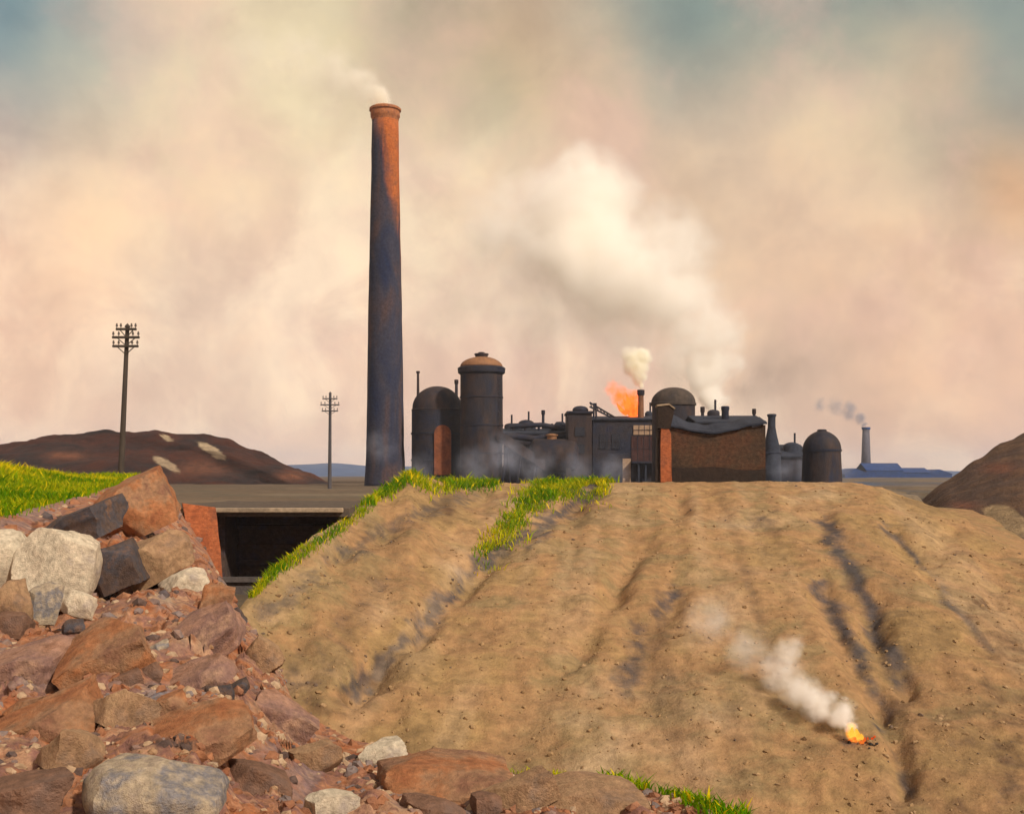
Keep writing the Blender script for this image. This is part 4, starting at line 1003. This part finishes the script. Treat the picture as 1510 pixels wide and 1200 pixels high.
# ------------------------------------------------------------------ smoke and fire
def heap_d(px, py):
    return min((HEAP.point(px, k / 160) for k in range(161)), key=lambda p: abs(proj(p)[1] - py)).y
FD = heap_d(1265, 1092)
def smoke(name, label, puffs, color, dens=1.0, nscale=.5, warp=.5, aniso=-.1, emit=None, step=1.0):
    """A drifting cloud: soft overlapping puffs (centre, radius, density) torn by noise, in a hull that just encloses them."""
    bm = B()
    for c, rr, q in puffs:
        m = Matrix.Translation(c) @ Matrix.Scale(rr * 1.28, 4)
        bmesh.ops.create_icosphere(bm, subdivisions=2, radius=1.0, matrix=m)
    mat = bpy.data.materials.new(name); mat.use_nodes = True
    t = NT(mat.node_tree); t.n.clear()
    co = t.node('ShaderNodeTexCoord').outputs['Object']
    nv = t.vmath('SUBTRACT', t.noise(co, nscale, 3.0, .6, 0, 1), (.5, .5, .5))
    p = t.vmath('ADD', co, t.vmath('SCALE', nv, warp * 2))
    acc = None
    for c, rr, q in puffs:
        g = t.rng(t.vmath('DISTANCE', p, tuple(c)), 0.0, rr, q, 0.0)
        acc = g if acc is None else t.math('MAXIMUM', acc, g)
    n2_ = t.rng(t.noise(co, nscale * 1.7, 4.0, .62), .36, .62, .25, 1.35)
    dn_ = t.math('MULTIPLY', t.math('MULTIPLY', acc, n2_), dens)
    pv = t.node('ShaderNodeVolumePrincipled')
    pv.inputs['Color'].default_value = tuple(color) + (1,)
    t.l.new(dn_, pv.inputs['Density']); pv.inputs['Anisotropy'].default_value = aniso
    if emit:
        pv.inputs['Emission Color'].default_value = tuple(emit[:3]) + (1,)
        t.l.new(t.math('MULTIPLY', dn_, emit[3]), pv.inputs['Emission Strength'])
    t.l.new(pv.outputs[0], t.node('ShaderNodeOutputMaterial').inputs['Volume'])
    o = link(name, bm, mat)
    rm = o.modifiers.new('union', 'REMESH'); rm.mode = 'VOXEL'; rm.voxel_size = max(.04, min(rr for _, rr, _ in puffs) * .34)
    return tag(o, label, kind='stuff')
def pf(L, d): return [(P(px, py, d + dz), rr / F * d, q / (rr / F * d)) for px, py, rr, q, dz in L]
smoke('smoke', 'great cream-white steam cloud rolling up left from the works', pf([(1060, 604, 14, 1.5, 0), (1058, 575, 27, 1.3, 0), (1052, 540, 44, 1.15, 0), (1036, 495, 62, .85, 1), (1003, 445, 78, .7, 2), (945, 420, 100, 1.1, 2), (885, 400, 122, 1.3, 3), (835, 345, 118, 1.5, 3), (868, 300, 96, 1.5, 4), (775, 425, 110, .3, 3), (745, 340, 95, .4, 4), (930, 490, 80, .25, 2), (1000, 530, 60, .3, 2), (990, 370, 85, .45, 4)], 168), (1.0, .99, .965), 4.4, .10, 4.6)
smoke('smoke', 'round cream puff over the thin reddish stack', pf([(945, 569, 6, 1.6, 0), (943, 556, 16, 1.5, 0), (938, 540, 24, 1.6, 0), (948, 526, 18, 1.4, 0), (930, 525, 18, .9, 0)], 140), (.99, .975, .90), 5.5, .5, .8)
smoke('smoke', 'pale smoke streaming left off the great chimney', pf([(570, 157, 17, 1.1, 0), (562, 143, 26, 1.0, 0), (535, 130, 36, .6, 0), (495, 112, 52, .3, 1), (440, 92, 66, .2, 2), (370, 95, 74, .14, 3)], 150), (.99, .97, .90), 4.0, .22, 1.8)
smoke('smoke', 'grey-blue smoke bending left off the far chimney', pf([(1275, 627, 7, 1.4, 0), (1268, 615, 13, 1.3, 0), (1252, 606, 18, 1.1, 0), (1232, 600, 16, .55, 0), (1212, 596, 14, .5, 0)], 560), (.36, .40, .52), 1.2, .09, 4.0)
smoke('smoke', 'thin bluish steam clinging to the foot of the works', pf([(560, 660, 34, .22, 0), (620, 690, 34, .25, 0), (700, 690, 40, .4, 0), (745, 670, 42, .5, 0), (790, 690, 40, .45, 0), (850, 695, 36, .35, 0), (905, 695, 34, .35, 0), (1150, 690, 30, .25, -3), (1190, 695, 30, .25, -3), (1240, 695, 30, .2, -3)], 133), (.62, .68, .86), 1.0, .3, 1.5)
smoke('smoke', 'thin brownish smoke hanging right of the steam', pf([(1100, 580, 36, .35, 0), (1140, 550, 55, .4, 0), (1180, 545, 50, .3, 0)], 150), (.42, .36, .34), 1.0, .25, 2.0)
fp = [(1254, 1070, 12, 1.3), (1245, 1052, 24, 1.6), (1220, 1042, 24, 1.0), (1204, 1036, 26, .9), (1184, 1022, 40, 1.2), (1150, 990, 44, .5), (1165, 955, 34, .4), (1100, 960, 52, .2), (1045, 915, 56, .2)]
smoke('smoke', 'white smoke drifting up the heap from the small fire', [(P(px, py, heap_d(px, py + rr * .5) - .5), rr / F * FD, q / (rr / F * FD)) for px, py, rr, q in fp], (.99, .97, .94), 3.0, 1.0, .5)

def flame_mat(name, c0, c1, s):
    m = bpy.data.materials.new(name); m.use_nodes = True
    t = NT(m.node_tree); t.n.clear()
    co = t.node('ShaderNodeTexCoord').outputs['Object']
    c = t.ramp(t.noise(co, 1.1, 4, .6, .6), [(.35, c0), (.65, c1)])
    e = t.node('ShaderNodeEmission'); t.l.new(c, e.inputs[0]); e.inputs[1].default_value = s
    t.l.new(e.outputs[0], t.node('ShaderNodeOutputMaterial').inputs[0])
    return m
def tongue(bm, a, b, r0, n=12, k=9, seed=0):
    a, b = Vector(a), Vector(b); q = (b - a).to_track_quat('Z', 'Y'); rings = []
    for i in range(k + 1):
        u = i / k; rr = r0 * (math.sin(math.pi * (u * .85 + .12)) ** .9) * (1 - .55 * u) + .004
        c = a.lerp(b, u) + N.noise_vector(Vector((u * 2.2, seed, 0))) * r0 * .5 * u
        rings.append([bm.verts.new(c + q @ Vector((rr * math.cos(6.2832 * j / n), rr * math.sin(6.2832 * j / n), 0))) for j in range(n)])
    for r0_, r1_ in zip(rings, rings[1:]):
        for j in range(n): bm.faces.new((r0_[j], r0_[(j + 1) % n], r1_[(j + 1) % n], r1_[j]))
    bm.faces.new(rings[0][::-1]); bm.faces.new(rings[-1])
d = 141
o = thing('flame', 'large orange flame leaning left over the furnace house roof', 'flame', P(934, 614, d))
bm = B()
for k, (x0, y0, x1, y1, rr) in enumerate([(936, 614, 932, 592, 6), (930, 613, 918, 588, 5), (938, 612, 940, 596, 4), (924, 612, 908, 594, 4), (933, 608, 922, 578, 4)]):
    tongue(bm, P(x0, y0, d) - o.location, P(x1, y1, d) - o.location, rr / F * d, seed=k)
link('core', bm, flame_mat('flame_core', (1.0, .12, .012), (1.0, .36, .05), 1.15), o, smooth=True)
smoke('smoke', 'glowing orange fire smoke round the furnace flame', pf([(934, 608, 15, 1.0, 0), (928, 596, 21, .9, 0), (917, 586, 20, .6, 0), (934, 588, 16, .6, 0), (904, 574, 16, .22, 0)], 141), (.95, .26, .05), 4.6, 1.0, 1.0, emit=(1.0, .19, .018, .95))
smoke('smoke', 'glowing fire gas round the small flame on the heap', [(P(1258, 1082, FD - .1), .24, 5.0), (P(1266, 1086, FD - .1), .20, 4.5), (P(1256, 1072, FD - .1), .17, 3.0)], (.95, .55, .15), 1.6, 2.6, .12, emit=(1.0, .40, .04, 1.3))
d = FD - .12
o = thing('flame', 'small yellow flame burning on the flank of the spoil heap', 'flame', P(1262, 1088, d))
bm = B()
for k, (x0, y0, x1, y1, rr) in enumerate([(1258, 1088, 1256, 1072, 5), (1265, 1089, 1262, 1074, 5), (1271, 1090, 1270, 1080, 4)]):
    tongue(bm, P(x0, y0, d) - o.location, P(x1, y1, d) - o.location, rr / F * d, seed=k + 7)
link('core', bm, flame_mat('small_flame', (1.0, .42, .03), (1.0, .62, .08), 1.0), o, smooth=True)
bm = B()
for k in range(26):
    c = P(rnd.uniform(1252, 1292), rnd.uniform(1086, 1096), d) - o.location + Vector((0, rnd.uniform(-.1, .1), 0))
    bmesh.ops.create_icosphere(bm, subdivisions=1, radius=rnd.uniform(.02, .06), matrix=Matrix.Translation(c))
link('embers', bm, flame_mat('ember', (.75, .06, .01), (1.0, .22, .03), .9), o)

r = random.Random(9); cl_ = []
for k in range(34):
    px = 1266 + r.gauss(0, 15); py = 1092 + r.gauss(0, 6)
    cl_.append((P(px, py, heap_d(px, py)), min(.06, .03 * math.exp(r.gauss(0, .5)))))
scatter('debris', 'charred black cinders round the small fire on the heap', cl_, material('cinder', [(.02, .018, .017), (.06, .05, .045)], 2, 10, .4, .02), 8)

# ------------------------------------------------------------------ haze
bm = B(); box(bm, -3300, 3300, -70, 3300, -12, 60)
mh = bpy.data.materials.new('haze'); mh.use_nodes = True
t = NT(mh.node_tree); t.n.clear()
pv = t.node('ShaderNodeVolumePrincipled'); pv.inputs['Color'].default_value = (.72, .80, .95, 1); pv.inputs['Density'].default_value = .0002
pv.inputs['Anisotropy'].default_value = .0
t.l.new(pv.outputs[0], t.node('ShaderNodeOutputMaterial').inputs['Volume'])
tag(link('haze', bm, mh), 'thin blue-grey haze over the plain', kind='stuff')
